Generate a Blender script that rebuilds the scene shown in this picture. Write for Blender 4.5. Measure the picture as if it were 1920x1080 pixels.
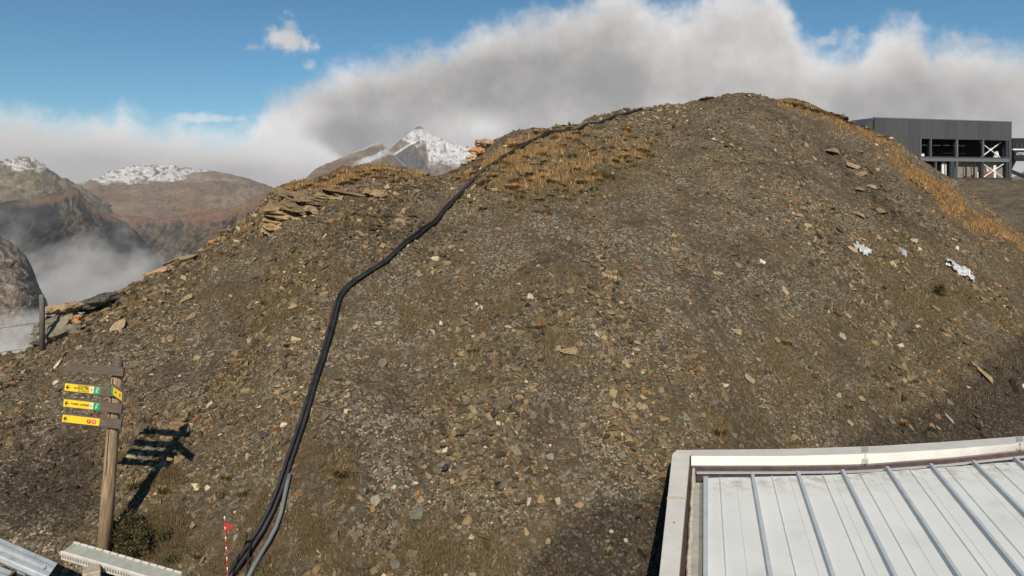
import bpy, bmesh, math, random
import numpy as np
from mathutils import Vector, Matrix

random.seed(7)
RNG = np.random.default_rng(7)
for o in list(bpy.data.objects):
    bpy.data.objects.remove(o)
scene = bpy.context.scene
COL = scene.collection

# ------------------------------------------------------------------ camera
F, CX, HY, H = 1371.0, 960.0, 350.0, 5.5      # focal length, centre, horizon (photo px), eye height (m)
cam_d = bpy.data.cameras.new('camera')
cam = bpy.data.objects.new('camera', cam_d)
COL.objects.link(cam)
cam.location = (0, 0, H)
cam.rotation_euler = (math.radians(90), 0, 0)
cam_d.sensor_width = 36
cam_d.lens = 36 * F / 1920
cam_d.shift_y = -(540 - HY) / 1920
cam_d.clip_start = 0.1
cam_d.clip_end = 60000
scene.camera = cam

# ------------------------------------------------------------------ sun
SUN_DIR = Vector((-0.045, -0.775, 0.63)).normalized()      # towards the sun
sun_d = bpy.data.lights.new('sun', 'SUN')
sun_d.energy = 4.75
sun_d.angle = math.radians(0.6)
sun_d.color = (1.0, 0.90, 0.76)
sun = bpy.data.objects.new('sun', sun_d)
COL.objects.link(sun)
sun.rotation_euler = SUN_DIR.to_track_quat('Z', 'Y').to_euler()
SUN_EL = math.asin(SUN_DIR.z)
SUN_ROT = math.atan2(SUN_DIR.x, SUN_DIR.y)

scene.view_settings.view_transform = 'Standard'
scene.view_settings.look = 'None'
scene.view_settings.exposure = 0
scene.view_settings.gamma = 1
scene.view_settings.use_curve_mapping = False


# ------------------------------------------------------------------ node helpers
class NT:
    def __init__(self, tree):
        self.t = tree
        self.n = tree.nodes
        self.l = tree.links

    def new(self, typ, **kw):
        nd = self.n.new(typ)
        for k, v in kw.items():
            setattr(nd, k, v)
        return nd

    def link(self, a, b):
        self.l.new(a, b)

    def setin(self, sock, v):
        if hasattr(v, 'is_output') or isinstance(v, bpy.types.NodeSocket):
            self.l.new(v, sock)
        else:
            sock.default_value = v

    def math(self, op, a, b=0.0, c=None, clamp=False):
        nd = self.new('ShaderNodeMath', operation=op, use_clamp=clamp)
        self.setin(nd.inputs[0], a)
        self.setin(nd.inputs[1], b)
        if c is not None:
            self.setin(nd.inputs[2], c)
        return nd.outputs[0]

    def mixc(self, f, a, b, blend='MIX'):
        nd = self.new('ShaderNodeMix', data_type='RGBA', blend_type=blend)
        self.setin(nd.inputs[0], f)
        self.setin(nd.inputs[6], a)
        self.setin(nd.inputs[7], b)
        return nd.outputs[2]

    def noise(self, vec, scale, detail=4, rough=0.55, out=0):
        nd = self.new('ShaderNodeTexNoise')
        if vec is not None:
            self.l.new(vec, nd.inputs['Vector'])
        nd.inputs['Scale'].default_value = scale
        nd.inputs['Detail'].default_value = detail
        nd.inputs['Roughness'].default_value = rough
        return nd.outputs[out]

    def smooth(self, v, lo, hi, a=0.0, b=1.0):
        nd = self.new('ShaderNodeMapRange', interpolation_type='SMOOTHSTEP')
        self.setin(nd.inputs[0], v)
        nd.inputs[1].default_value = lo
        nd.inputs[2].default_value = hi
        nd.inputs[3].default_value = a
        nd.inputs[4].default_value = b
        return nd.outputs[0]

    def ramp(self, v, stops, interp='LINEAR'):
        nd = self.new('ShaderNodeValToRGB')
        cr = nd.color_ramp
        cr.interpolation = interp
        while len(cr.elements) > 1:
            cr.elements.remove(cr.elements[-1])
        cr.elements[0].position = stops[0][0]
        cr.elements[0].color = (*stops[0][1], 1)
        for p, c in stops[1:]:
            e = cr.elements.new(p)
            e.color = (*c, 1)
        self.l.new(v, nd.inputs[0])
        return nd.outputs[0]

    def mapping(self, vec, scale):
        nd = self.new('ShaderNodeMapping')
        self.l.new(vec, nd.inputs[0])
        nd.inputs['Scale'].default_value = scale
        return nd.outputs[0]


# ------------------------------------------------------------------ world: sky with clouds
world = bpy.data.worlds.new('World')
scene.world = world
world.use_nodes = True
W = NT(world.node_tree)
for nd in list(W.n):
    W.n.remove(nd)
w_out = W.new('ShaderNodeOutputWorld')
sky = W.new('ShaderNodeTexSky', sky_type='NISHITA')
sky.sun_disc = False
sky.sun_elevation = SUN_EL
sky.sun_rotation = SUN_ROT
sky.altitude = 2400
sky.air_density = 1.0
sky.dust_density = 0.25
sky.ozone_density = 2.5
skyc = W.new('ShaderNodeHueSaturation')
skyc.inputs['Saturation'].default_value = 1.05
skyc.inputs['Value'].default_value = 1.0
W.link(W.mixc(1.0, sky.outputs[0], (0.60, 0.95, 0.98, 1), 'MULTIPLY'), skyc.inputs['Color'])
bg_sky = W.new('ShaderNodeBackground')
bg_sky.inputs['Strength'].default_value = 0.086
W.link(skyc.outputs[0], bg_sky.inputs['Color'])
tc = W.new('ShaderNodeTexCoord')
dirv = tc.outputs['Generated']
sp = W.new('ShaderNodeSeparateXYZ')
W.link(dirv, sp.inputs[0])
X, Y, Z = sp.outputs
az = W.math('ARCTAN2', X, Y)
hor = W.math('SQRT', W.math('ADD', W.math('MULTIPLY', X, X), W.math('MULTIPLY', Y, Y)))
el = W.math('DIVIDE', Z, W.math('MAXIMUM', hor, 0.02))


def px_az(px):
    return math.atan((px - CX) / F)


def px_el(px, py):
    return (HY - py) / math.hypot(F, px - CX)


n_big = W.noise(dirv, 7.0, 2, 0.5)
n_mid = W.noise(dirv, 20.0, 6, 0.60)
n_fine = W.noise(dirv, 60.0, 5, 0.6)
n_mid_c = W.math('SUBTRACT', n_mid, 0.5)
n_big_c = W.math('SUBTRACT', n_big, 0.5)
n_fine_c = W.math('SUBTRACT', n_fine, 0.5)
cont = [(-250, 225), (-100, 215), (0, 205), (60, 208), (130, 222), (190, 216), (245, 224), (285, 236), (330, 240),
        (400, 247), (440, 240), (475, 224), (500, 198), (560, 166), (620, 140), (700, 112), (780, 96), (850, 82),
        (885, 58), (930, 46), (1000, 34), (1060, 18), (1110, 0), (1150, -25), (1200, -16), (1240, 10), (1290, 14),
        (1330, -8), (1400, -30), (1470, 0), (1492, 50), (1530, 88), (1600, 96), (1640, 66), (1655, 50), (1690, 42), (1722, 54),
        (1750, 80), (1790, 76), (1840, 84), (1920, 88), (2050, 80), (2200, 90)]
fc = W.new('ShaderNodeFloatCurve')
cm = fc.mapping
cu = cm.curves[0]
A0, A1 = -0.75, 0.75
pts = [((px_az(p) - A0) / (A1 - A0), px_el(p, q) / 0.4) for p, q in cont]
pts = [p for p in pts if 0 < p[0] < 1]
cu.points[0].location = (0, pts[0][1])
cu.points[1].location = (1, pts[-1][1])
for p in pts:
    cu.points.new(*p)
cm.update()
mr = W.new('ShaderNodeMapRange')
W.link(az, mr.inputs[0])
mr.inputs[1].default_value = A0
mr.inputs[2].default_value = A1
W.link(mr.outputs[0], fc.inputs['Value'])
cont_el = W.math('MULTIPLY', fc.outputs[0], 0.4)
dC = W.math('SUBTRACT', cont_el, el)                                   # > 0 inside the cloud
dCn = W.math('ADD', dC, W.math('ADD', W.math('MULTIPLY', n_mid_c, 0.052), W.math('MULTIPLY', n_fine_c, 0.042)))
mask = W.smooth(dCn, -0.022, 0.032)


def blob(px, py, rx, ry):
    """normalised distance from a point of the sky, in units of the radii"""
    a0, e0 = px_az(px), px_el(px, py)
    da = W.math('DIVIDE', W.math('SUBTRACT', az, a0), rx / F)
    de = W.math('DIVIDE', W.math('SUBTRACT', el, e0), ry / F)
    return W.math('SQRT', W.math('ADD', W.math('MULTIPLY', da, da), W.math('MULTIPLY', de, de)))


for (px, py, rx, ry, top) in [(541, 76, 38, 34, 0.85), (467, 90, 34, 10, 0.55), (580, 122, 13, 14, 0.5),
                              (405, 222, 66, 8, 0.6), (1210, 5, 30, 10, 0.6), (1545, 78, 56, 18, 0.45), (1795, 70, 18, 16, 0.5), (1835, 80, 40, 12, 0.45)]:
    b = blob(px, py, rx, ry)
    b = W.math('SUBTRACT', W.math('ADD', 1.0, W.math('ADD', W.math('MULTIPLY', n_mid_c, 4.5), W.math('MULTIPLY', n_fine_c, 2.0))), b)
    m = W.smooth(b, -0.25, 0.95, 0, top)
    mask = W.math('MAXIMUM', mask, m)


def gauss(px, py, rx, ry, amp):
    b = blob(px, py, rx, ry)
    g = W.math('EXPONENT', W.math('MULTIPLY', W.math('MULTIPLY', b, b), -1.0))
    return W.math('MULTIPLY', g, amp)


bright = W.math('ADD', 0.60, W.math('ADD', W.math('MULTIPLY', n_big_c, 0.42), W.math('MULTIPLY', n_mid_c, 0.46)))
for g in [(540, 275, 110, 48, 0.26), (895, 240, 48, 34, 0.28), (60, 240, 300, 50, 0.16), (690, 190, 190, 40, -0.16),
          (670, 262, 90, 40, -0.30), (1000, 130, 170, 70, -0.17), (1150, 170, 120, 60, -0.08), (175, 300, 90, 26, -0.12),
          (1330, 60, 160, 60, 0.08), (1560, 110, 300, 40, 0.06), (1700, 200, 260, 60, -0.08), (860, 85, 60, 30, 0.10),
          (600, 215, 130, 22, 0.10)]:
    bright = W.math('ADD', bright, gauss(*g))
edge = W.smooth(dCn, 0.07, 0.0, 0, 0.20)
bright = W.math('ADD', bright, edge)
# the nearer white bank low on the left, with its own firm edge against the grey cloud behind
fc2 = W.new('ShaderNodeFloatCurve')
cu2 = fc2.mapping.curves[0]
c2 = [(-250, 225), (0, 212), (130, 232), (245, 240), (330, 246), (440, 252), (500, 243), (545, 240), (590, 252), (622, 272), (650, 300), (690, 345), (760, 345)]
p2 = [((px_az(p) - A0) / (A1 - A0), max(px_el(p, q), 0.0) / 0.4) for p, q in c2]
p2 = [p for p in p2 if 0 < p[0] < 1]
cu2.points[0].location = (0, p2[0][1])
cu2.points[1].location = (1, 0)
for p in p2:
    cu2.points.new(*p)
fc2.mapping.update()
W.link(mr.outputs[0], fc2.inputs['Value'])
d2 = W.math('ADD', W.math('SUBTRACT', W.math('MULTIPLY', fc2.outputs[0], 0.4), el), W.math('ADD', W.math('MULTIPLY', n_mid_c, 0.035), W.math('MULTIPLY', n_fine_c, 0.018)))
m2 = W.smooth(d2, -0.006, 0.018)
b2 = W.math('ADD', W.smooth(d2, 0.0, 0.085, 0.80, 0.56), W.math('MULTIPLY', n_mid_c, 0.22))
for g in [(540, 285, 80, 40, 0.12), (175, 300, 90, 24, -0.10), (430, 318, 70, 16, -0.12), (330, 262, 120, 20, 0.06)]:
    b2 = W.math('ADD', b2, gauss(*g))
mb_ = W.new('ShaderNodeMix')
W.link(m2, mb_.inputs[0]); W.link(bright, mb_.inputs[2]); W.link(b2, mb_.inputs[3])
bright = mb_.outputs[0]
cl_col = W.ramp(bright, [(0.0, (0.10, 0.105, 0.12)), (0.3, (0.25, 0.252, 0.262)), (0.5, (0.40, 0.388, 0.380)),
                         (0.75, (0.66, 0.64, 0.625)), (1.0, (0.95, 0.95, 0.95))])
bg_cl = W.new('ShaderNodeBackground')
W.link(cl_col, bg_cl.inputs['Color'])
bg_cl.inputs['Strength'].default_value = 1.0
mx = W.new('ShaderNodeMixShader')
W.link(mask, mx.inputs[0])
W.link(bg_sky.outputs[0], mx.inputs[1])
W.link(bg_cl.outputs[0], mx.inputs[2])
W.link(mx.outputs[0], w_out.inputs['Surface'])


# ------------------------------------------------------------------ object helpers
def tag(o, label=None, cat=None, group=None, kind=None):
    if label: o['label'] = label
    if cat: o['category'] = cat
    if group: o['group'] = group
    if kind: o['kind'] = kind
    return o


def empty(name, loc=(0, 0, 0), rot=None, label=None, cat=None, group=None):
    o = bpy.data.objects.new(name, None)
    COL.objects.link(o)
    o.location = loc
    o.empty_display_size = 0.2
    if rot is not None:
        o.rotation_euler = rot
    return tag(o, label, cat, group)


def fast_mesh(name, verts, faces, smooth=False):
    """verts (n,3), faces (m,k) numpy arrays"""
    me = bpy.data.meshes.new(name)
    verts = np.asarray(verts, np.float32)
    faces = np.asarray(faces, np.int32)
    m, k = faces.shape
    me.vertices.add(len(verts))
    me.vertices.foreach_set('co', verts.ravel())
    me.loops.add(m * k)
    me.loops.foreach_set('vertex_index', faces.ravel())
    me.polygons.add(m)
    me.polygons.foreach_set('loop_start', np.arange(0, m * k, k, dtype=np.int32))
    try:
        me.polygons.foreach_set('loop_total', np.full(m, k, np.int32))
    except Exception:
        pass
    if smooth:
        me.polygons.foreach_set('use_smooth', np.ones(m, bool))
    me.update(calc_edges=True)
    return me


def link(name, me, mat=None, parent=None):
    o = bpy.data.objects.new(name, me)
    COL.objects.link(o)
    if mat is not None:
        if len(me.materials) == 0:
            me.materials.append(mat)
    if parent is not None:
        o.parent = parent
    return o


class MB:
    """collects simple shapes and links them as ONE mesh object"""
    def __init__(self):
        self.v, self.f = [], []

    def hexa(self, c):
        b = len(self.v)
        self.v += [tuple(p) for p in c]
        for q in [(0, 3, 2, 1), (4, 5, 6, 7), (0, 1, 5, 4), (1, 2, 6, 5), (2, 3, 7, 6), (3, 0, 4, 7)]:
            self.f.append(tuple(b + i for i in q))
        return self

    def box(self, x0, x1, y0, y1, z0, z1):
        return self.hexa([(x0, y0, z0), (x1, y0, z0), (x1, y1, z0), (x0, y1, z0),
                          (x0, y0, z1), (x1, y0, z1), (x1, y1, z1), (x0, y1, z1)])

    def bar(self, a, b, w, h, up=(0, 0, 1)):
        a, b = Vector(a), Vector(b)
        d = (b - a).normalized()
        s = d.cross(Vector(up))
        if s.length < 1e-4:
            s = d.cross(Vector((1, 0, 0)))
        s.normalize()
        t = s.cross(d).normalized()
        s, t = s * w / 2, t * h / 2
        return self.hexa([a - s - t, a + s - t, a + s + t, a - s + t, b - s - t, b + s - t, b + s + t, b - s + t])

    def tube(self, pts, r, n=8, caps=True):
        pts = [Vector(p) for p in pts]
        rs = r if isinstance(r, (list, tuple)) else [r] * len(pts)
        b0 = len(self.v)
        prev = None
        for i, p in enumerate(pts):
            d = (pts[min(i + 1, len(pts) - 1)] - pts[max(i - 1, 0)]).normalized()
            if prev is None:
                s = d.cross(Vector((0, 0, 1)))
                if s.length < 1e-3:
                    s = d.cross(Vector((1, 0, 0)))
            else:
                s = prev - d * prev.dot(d)
            s.normalize()
            prev = s
            t = d.cross(s)
            for k in range(n):
                a = 2 * math.pi * k / n
                self.v.append(tuple(p + (s * math.cos(a) + t * math.sin(a)) * rs[i]))
        for i in range(len(pts) - 1):
            for k in range(n):
                a = b0 + i * n + k
                b = b0 + i * n + (k + 1) % n
                self.f.append((a, b, b + n, a + n))
        if caps:
            self.f.append(tuple(b0 + k for k in range(n))[::-1])
            self.f.append(tuple(b0 + (len(pts) - 1) * n + k for k in range(n)))
        return self

    def prism(self, poly, z0, z1):
        n = len(poly)
        b = len(self.v)
        self.v += [(x, y, z0) for x, y in poly] + [(x, y, z1) for x, y in poly]
        self.f.append(tuple(b + i for i in range(n))[::-1])
        self.f.append(tuple(b + n + i for i in range(n)))
        for i in range(n):
            j = (i + 1) % n
            self.f.append((b + i, b + j, b + n + j, b + n + i))
        return self

    def build(self, name, mat, parent=None, smooth=False, bevel=0):
        me = bpy.data.meshes.new(name)
        me.from_pydata(self.v, [], self.f)
        me.update()
        bm = bmesh.new()
        bm.from_mesh(me)
        bmesh.ops.recalc_face_normals(bm, faces=bm.faces)
        if bevel:
            bmesh.ops.bevel(bm, geom=list(bm.edges), offset=bevel, segments=1, affect='EDGES')
        bm.to_mesh(me)
        bm.free()
        if smooth:
            for p in me.polygons:
                p.use_smooth = True
        return link(name, me, mat, parent)


# ------------------------------------------------------------------ noise (numpy)
def vnoise(x, y, seed=0):
    x = np.asarray(x, float)
    y = np.asarray(y, float)
    ix, iy = np.floor(x).astype(np.int64), np.floor(y).astype(np.int64)
    fx, fy = x - ix, y - iy
    fx = fx * fx * fx * (fx * (fx * 6 - 15) + 10)
    fy = fy * fy * fy * (fy * (fy * 6 - 15) + 10)

    def hsh(a, b):
        h = (a * 374761393 + b * 668265263 + seed * 974634777) & 0xffffffff
        h = ((h ^ (h >> 13)) * 1274126177) & 0xffffffff
        h = ((h ^ (h >> 16)) * 2246822519) & 0xffffffff
        return ((h ^ (h >> 15)) & 0xffffff) / float(0xffffff)
    a, b = hsh(ix, iy), hsh(ix + 1, iy)
    c, d = hsh(ix, iy + 1), hsh(ix + 1, iy + 1)
    return (a * (1 - fx) + b * fx) * (1 - fy) + (c * (1 - fx) + d * fx) * fy


def fbm(x, y, seed=0, octs=4, gain=0.5):
    s, a, t = 0, 1.0, 0
    for i in range(octs):
        s = s + a * (vnoise(x * 2 ** i + 17.3 * i, y * 2 ** i - 9.1 * i, seed + i) - 0.5)
        t += a
        a *= gain
    return s / t * 2


def ridged(x, y, seed=0, octs=5, gain=0.5):
    s, a, t = 0, 1.0, 0
    for i in range(octs):
        s = s + a * (1 - np.abs(2 * vnoise(x * 2 ** i + 31.7 * i, y * 2 ** i + 5.3 * i, seed + i) - 1))
        t += a
        a *= gain
    return s / t


def sstep(v, lo, hi):
    t = np.clip((v - lo) / (hi - lo), 0, 1)
    return t * t * (3 - 2 * t)


# ------------------------------------------------------------------ the mound as a height field
SIL = [(-900, 1100), (-500, 860), (-250, 760), (-100, 705), (0, 676), (70, 652), (100, 634), (130, 612), (165, 586),
       (220, 550), (300, 510), (370, 485), (400, 462), (430, 444), (470, 424), (492, 396), (505, 372), (530, 352),
       (580, 334), (640, 318), (700, 309), (760, 316), (815, 322), (850, 316), (880, 300), (905, 284), (930, 266),
       (1000, 247), (1070, 235), (1140, 219), (1200, 210), (1260, 199), (1320, 188), (1400, 183), (1460, 188),
       (1520, 203), (1560, 218), (1600, 233), (1640, 248), (1680, 267), (1720, 297), (1780, 330), (1850, 378),
       (1890, 412), (1920, 444), (2000, 520), (2100, 600), (2300, 720), (2800, 950)]
DCR = [(-900, 11.5), (-250, 13.5), (0, 15.0), (150, 16.5), (300, 18.5), (500, 20.5), (700, 22.5), (900, 25), (1050, 28), (1200, 31.5),
       (1400, 34.5), (1560, 35), (1700, 33), (1800, 31), (1920, 28), (2100, 24), (2300, 20), (2800, 17)]
DBA = [(-900, 9.4), (0, 9.6), (400, 9.8), (800, 9.8), (1000, 9.4), (1200, 9.4), (1350, 9.8), (1450, 10.4), (1700, 12.0), (1920, 13.2), (2800, 14)]
UT = np.linspace(-1.6, 1.6, 3201)
PT = UT * F + CX


def tab(lst, sig=8):
    v = np.interp(PT, [a for a, b in lst], [b for a, b in lst])
    k = np.exp(-0.5 * (np.arange(-4 * sig, 4 * sig + 1) / sig) ** 2)
    k /= k.sum()
    return np.convolve(np.pad(v, 4 * sig, mode='edge'), k, 'valid')


T_sil = (HY - tab(SIL, 7)) / F
T_dc = tab(DCR, 60)
T_db = tab(DBA, 60)
GEXP = 1.5


def prof(s):
    s = np.clip(s, 0, 1)
    return 1 - (1 - s) ** GEXP


lo, hi = np.full(len(UT), 0.0), np.full(len(UT), 25.0)
ss = np.linspace(0.02, 1, 80)[None, :]
dd = T_db[:, None] + (T_dc - T_db)[:, None] * ss
gg = prof(ss)
for _ in range(40):
    mid = (lo + hi) / 2
    mx_ = ((mid[:, None] * gg - H) / dd).max(1)
    up = mx_ < T_sil
    lo = np.where(up, mid, lo)
    hi = np.where(up, hi, mid)
T_zc = (lo + hi) / 2


def base_height(x, y):
    yy = np.maximum(y, 0.5)
    u = np.clip(x / yy, -1.6, 1.6)
    dc, db, zc = np.interp(u, UT, T_dc), np.interp(u, UT, T_db), np.interp(u, UT, T_zc)
    s = (yy - db) / (dc - db)
    z = zc * prof(s)
    ov = yy - dc
    z = np.where(ov > 0, zc - 0.85 * (np.sqrt(ov ** 2 + 0.25) - 0.5), z)
    # rounded toe
    t = yy - db
    z = np.where(t < 1.2, z * sstep(t, -0.2, 1.2), z)
    return np.maximum(z, -9.0)


def height(x, y):
    x = np.asarray(x, float)
    y = np.asarray(y, float)
    z = base_height(x, y)
    up = sstep(y, 8.0, 11.5)
    n = 0.26 * fbm(x / 2.6, y / 3.4, 3, 2) + 0.11 * fbm(x / 0.9, y / 1.2, 5, 3) + 0.035 * fbm(x / 0.22, y / 0.22, 9, 3)
    rill = 0.17 * (ridged(x / 1.6 + 0.3 * y, y / 6.0, 21, 3) - 0.5)
    # rougher, ledge-like ground high on the slope
    hi_ = sstep(z, 3.5, 7.5)
    led = 0.16 * (ridged(x / 1.3 + y * 0.35, y / 0.8 - x * 0.25, 33, 3) - 0.5)
    calm = 1 - 0.75 * np.exp(-((x + 5.3) / 1.5) ** 2 - ((y - 12.0) / 1.5) ** 2)
    return z + (n + rill) * (0.25 + 0.75 * up) * calm + led * hi_


def ground(x, y):
    return float(height(np.array([x]), np.array([y]))[0])


def normal(x, y, e=0.25):
    zx = (ground(x + e, y) - ground(x - e, y)) / (2 * e)
    zy = (ground(x, y + e) - ground(x, y - e)) / (2 * e)
    return Vector((-zx, -zy, 1)).normalized()


DD = np.geomspace(7.5, 48, 2600)


def hit(px, py, default=None):
    """the point of the mound seen at a photo pixel"""
    u = (px - CX) / F
    z = H + (HY - py) / F * DD
    g = height(u * DD, DD)
    idx = np.nonzero(g >= z)[0]
    if len(idx) == 0:
        i = int(np.argmin(np.abs(z - g)))      # just over the crest: nearest ground
    else:
        i = idx[0]
    d = DD[i]
    return Vector((u * d, d, float(g[i])))


def P(px, py, d):
    return Vector(((px - CX) / F * d, d, H + (HY - py) / F * d))


# ------------------------------------------------------------------ materials
def new_mat(name):
    m = bpy.data.materials.new(name)
    m.use_nodes = True
    t = NT(m.node_tree)
    b = m.node_tree.nodes['Principled BSDF']
    return m, t, b


def mat_simple(name, col, rough=0.7, metal=0.0, var=0.15, scale=6, bump=0.0, bscale=40, spec=0.3, stretch=None, dark=None):
    m, t, b = new_mat(name)
    tcn = t.new('ShaderNodeTexCoord')
    vec = tcn.outputs['Object']
    if stretch:
        vec = t.mapping(vec, stretch)
    n = t.noise(vec, scale, 6, 0.6)
    c2 = dark if dark else tuple(c * (1 - 2 * var) for c in col)
    c1 = tuple(min(1, c * (1 + var)) for c in col)
    t.link(t.ramp(n, [(0.3, c2), (0.7, c1)]), b.inputs['Base Color'])
    b.inputs['Roughness'].default_value = rough
    b.inputs['Metallic'].default_value = metal
    b.inputs['Specular IOR Level'].default_value = spec
    if bump:
        bp = t.new('ShaderNodeBump')
        bp.inputs['Strength'].default_value = bump
        bp.inputs['Distance'].default_value = 0.01
        t.link(t.noise(vec, bscale, 4, 0.6), bp.inputs['Height'])
        t.link(bp.outputs[0], b.inputs['Normal'])
    return m


def mat_scree():
    m, t, b = new_mat('scree_ground')
    geo = t.new('ShaderNodeNewGeometry')
    pos = geo.outputs['Position']
    at = t.new('ShaderNodeAttribute', attribute_name='cover')       # r moss, g dry grass, b darker ground
    sc = t.new('ShaderNodeSeparateColor')
    t.link(at.outputs['Color'], sc.inputs[0])
    moss, dry, dark = sc.outputs
    big = t.noise(pos, 0.45, 5, 0.62)
    med = t.noise(pos, 2.3, 5, 0.65)
    v1 = t.new('ShaderNodeTexVoronoi')
    v1.inputs['Scale'].default_value = 34
    t.link(pos, v1.inputs['Vector'])
    v2 = t.new('ShaderNodeTexVoronoi')
    v2.inputs['Scale'].default_value = 15
    t.link(pos, v2.inputs['Vector'])
    soil = t.ramp(t.math('ADD', t.math('MULTIPLY', big, 0.6), t.math('MULTIPLY', med, 0.4)),
                  [(0.32, (0.040, 0.033, 0.024)), (0.5, (0.098, 0.070, 0.040)), (0.68, (0.18, 0.122, 0.062))])
    s1 = t.new('ShaderNodeSeparateColor')
    t.link(v1.outputs['Color'], s1.inputs[0])
    g1 = t.ramp(s1.outputs[0], [(0.0, (0.028, 0.023, 0.016)), (0.35, (0.090, 0.070, 0.043)), (0.62, (0.17, 0.130, 0.078)),
                                (0.85, (0.27, 0.215, 0.14)), (0.96, (0.50, 0.44, 0.34))])
    s2 = t.new('ShaderNodeSeparateColor')
    t.link(v2.outputs['Color'], s2.inputs[0])
    g2 = t.ramp(s2.outputs[1], [(0.0, (0.05, 0.046, 0.04)), (0.5, (0.12, 0.105, 0.08)), (0.8, (0.20, 0.175, 0.13)),
                                (1.0, (0.26, 0.24, 0.21))])
    amt = t.smooth(t.noise(pos, 0.9, 4, 0.6), 0.38, 0.60, 0.15, 0.85)
    col = t.mixc(amt, soil, g1)
    col = t.mixc(t.smooth(s2.outputs[2], 0.62, 0.7, 0, 0.75), col, g2)
    mcol = t.ramp(t.noise(pos, 9, 5, 0.7), [(0.3, (0.046, 0.038, 0.020)), (0.5, (0.105, 0.075, 0.040)), (0.7, (0.17, 0.118, 0.064))])
    dcol = t.ramp(t.noise(pos, 9, 5, 0.7), [(0.3, (0.10, 0.055, 0.02)), (0.55, (0.19, 0.115, 0.05)), (0.75, (0.26, 0.17, 0.08))])
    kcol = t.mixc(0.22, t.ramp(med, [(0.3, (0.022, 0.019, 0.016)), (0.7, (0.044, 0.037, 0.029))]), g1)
    brk = t.noise(pos, 3.4, 6, 0.7)

    def msk(v):
        return t.smooth(t.math('ADD', v, t.math('MULTIPLY', t.math('SUBTRACT', brk, 0.5), 1.6)), 0.22, 0.95)
    col = t.mixc(t.math('MULTIPLY', msk(moss), 0.80), col, mcol)
    col = t.mixc(t.math('MULTIPLY', msk(dry), 0.85), col, dcol)
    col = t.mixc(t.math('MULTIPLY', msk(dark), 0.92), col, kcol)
    t.link(col, b.inputs['Base Color'])
    b.inputs['Roughness'].default_value = 0.95
    b.inputs['Specular IOR Level'].default_value = 0.1
    hsum = t.math('ADD', t.math('MULTIPLY', v1.outputs['Distance'], -0.6),
                  t.math('ADD', t.math('MULTIPLY', v2.outputs['Distance'], -0.8), t.math('MULTIPLY', t.noise(pos, 60, 3, 0.7), 0.7)))
    bp = t.new('ShaderNodeBump')
    bp.inputs['Strength'].default_value = 0.9
    bp.inputs['Distance'].default_value = 0.03
    t.link(hsum, bp.inputs['Height'])
    t.link(bp.outputs[0], b.inputs['Normal'])
    return m


def mat_stone(name, source):
    """stone whose colour comes from the object colour or from an instance attribute"""
    m, t, b = new_mat(name)
    if source == 'object':
        oi = t.new('ShaderNodeObjectInfo')
        base = t.mixc(1.0, oi.outputs['Color'], (1.18, 1.07, 0.90, 1), 'MULTIPLY')
        vec = t.new('ShaderNodeTexCoord').outputs['Object']
        sc_ = 3.0
    else:
        at = t.new('ShaderNodeAttribute', attribute_name='tint', attribute_type='INSTANCER')
        base = at.outputs['Color']
        vec = t.new('ShaderNodeNewGeometry').outputs['Position']
        sc_ = 25.0
    n = t.noise(vec, sc_, 5, 0.65)
    col = t.mixc(1.0, base, t.ramp(n, [(0.3, (0.62, 0.60, 0.58)), (0.5, (0.95, 0.95, 0.95)), (0.7, (1.2, 1.15, 1.08))]), 'MULTIPLY')
    t.link(col, b.inputs['Base Color'])
    b.inputs['Roughness'].default_value = 0.85
    b.inputs['Specular IOR Level'].default_value = 0.25
    bp = t.new('ShaderNodeBump')
    bp.inputs['Strength'].default_value = 0.6
    bp.inputs['Distance'].default_value = 0.02
    bp.inputs['Strength'].default_value = 0.9
    bp.inputs['Distance'].default_value = 0.04
    t.link(t.noise(vec, sc_ * 3, 6, 0.7), bp.inputs['Height'])
    t.link(bp.outputs[0], b.inputs['Normal'])
    return m


def mat_vcol(name, attr='col', rough=0.9, bump=0.0, bscale=10, bdist=0.1, mulscale=None, transl=False):
    m, t, b = new_mat(name)
    at = t.new('ShaderNodeAttribute', attribute_name=attr)
    c = at.outputs['Color']
    pos = t.new('ShaderNodeNewGeometry').outputs['Position']
    if mulscale:
        n = t.noise(pos, mulscale, 8, 0.7)
        c = t.mixc(1.0, c, t.ramp(n, [(0.3, (0.62, 0.62, 0.62)), (0.5, (1, 1, 1)), (0.7, (1.35, 1.33, 1.3))]), 'MULTIPLY')
    t.link(c, b.inputs['Base Color'])
    b.inputs['Roughness'].default_value = rough
    b.inputs['Specular IOR Level'].default_value = 0.1
    if bump:
        bp = t.new('ShaderNodeBump')
        bp.inputs['Strength'].default_value = bump
        bp.inputs['Distance'].default_value = bdist
        t.link(t.noise(pos, bscale, 8, 0.7), bp.inputs['Height'])
        t.link(bp.outputs[0], b.inputs['Normal'])
    return m


def mat_objcol(name, rough=0.9):
    m, t, b = new_mat(name)
    oi = t.new('ShaderNodeObjectInfo')
    at = t.new('ShaderNodeAttribute', attribute_name='shade')
    c = t.mixc(1.0, oi.outputs['Color'], at.outputs['Color'], 'MULTIPLY')
    t.link(c, b.inputs['Base Color'])
    b.inputs['Roughness'].default_value = rough
    b.inputs['Specular IOR Level'].default_value = 0.1
    return m


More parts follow.
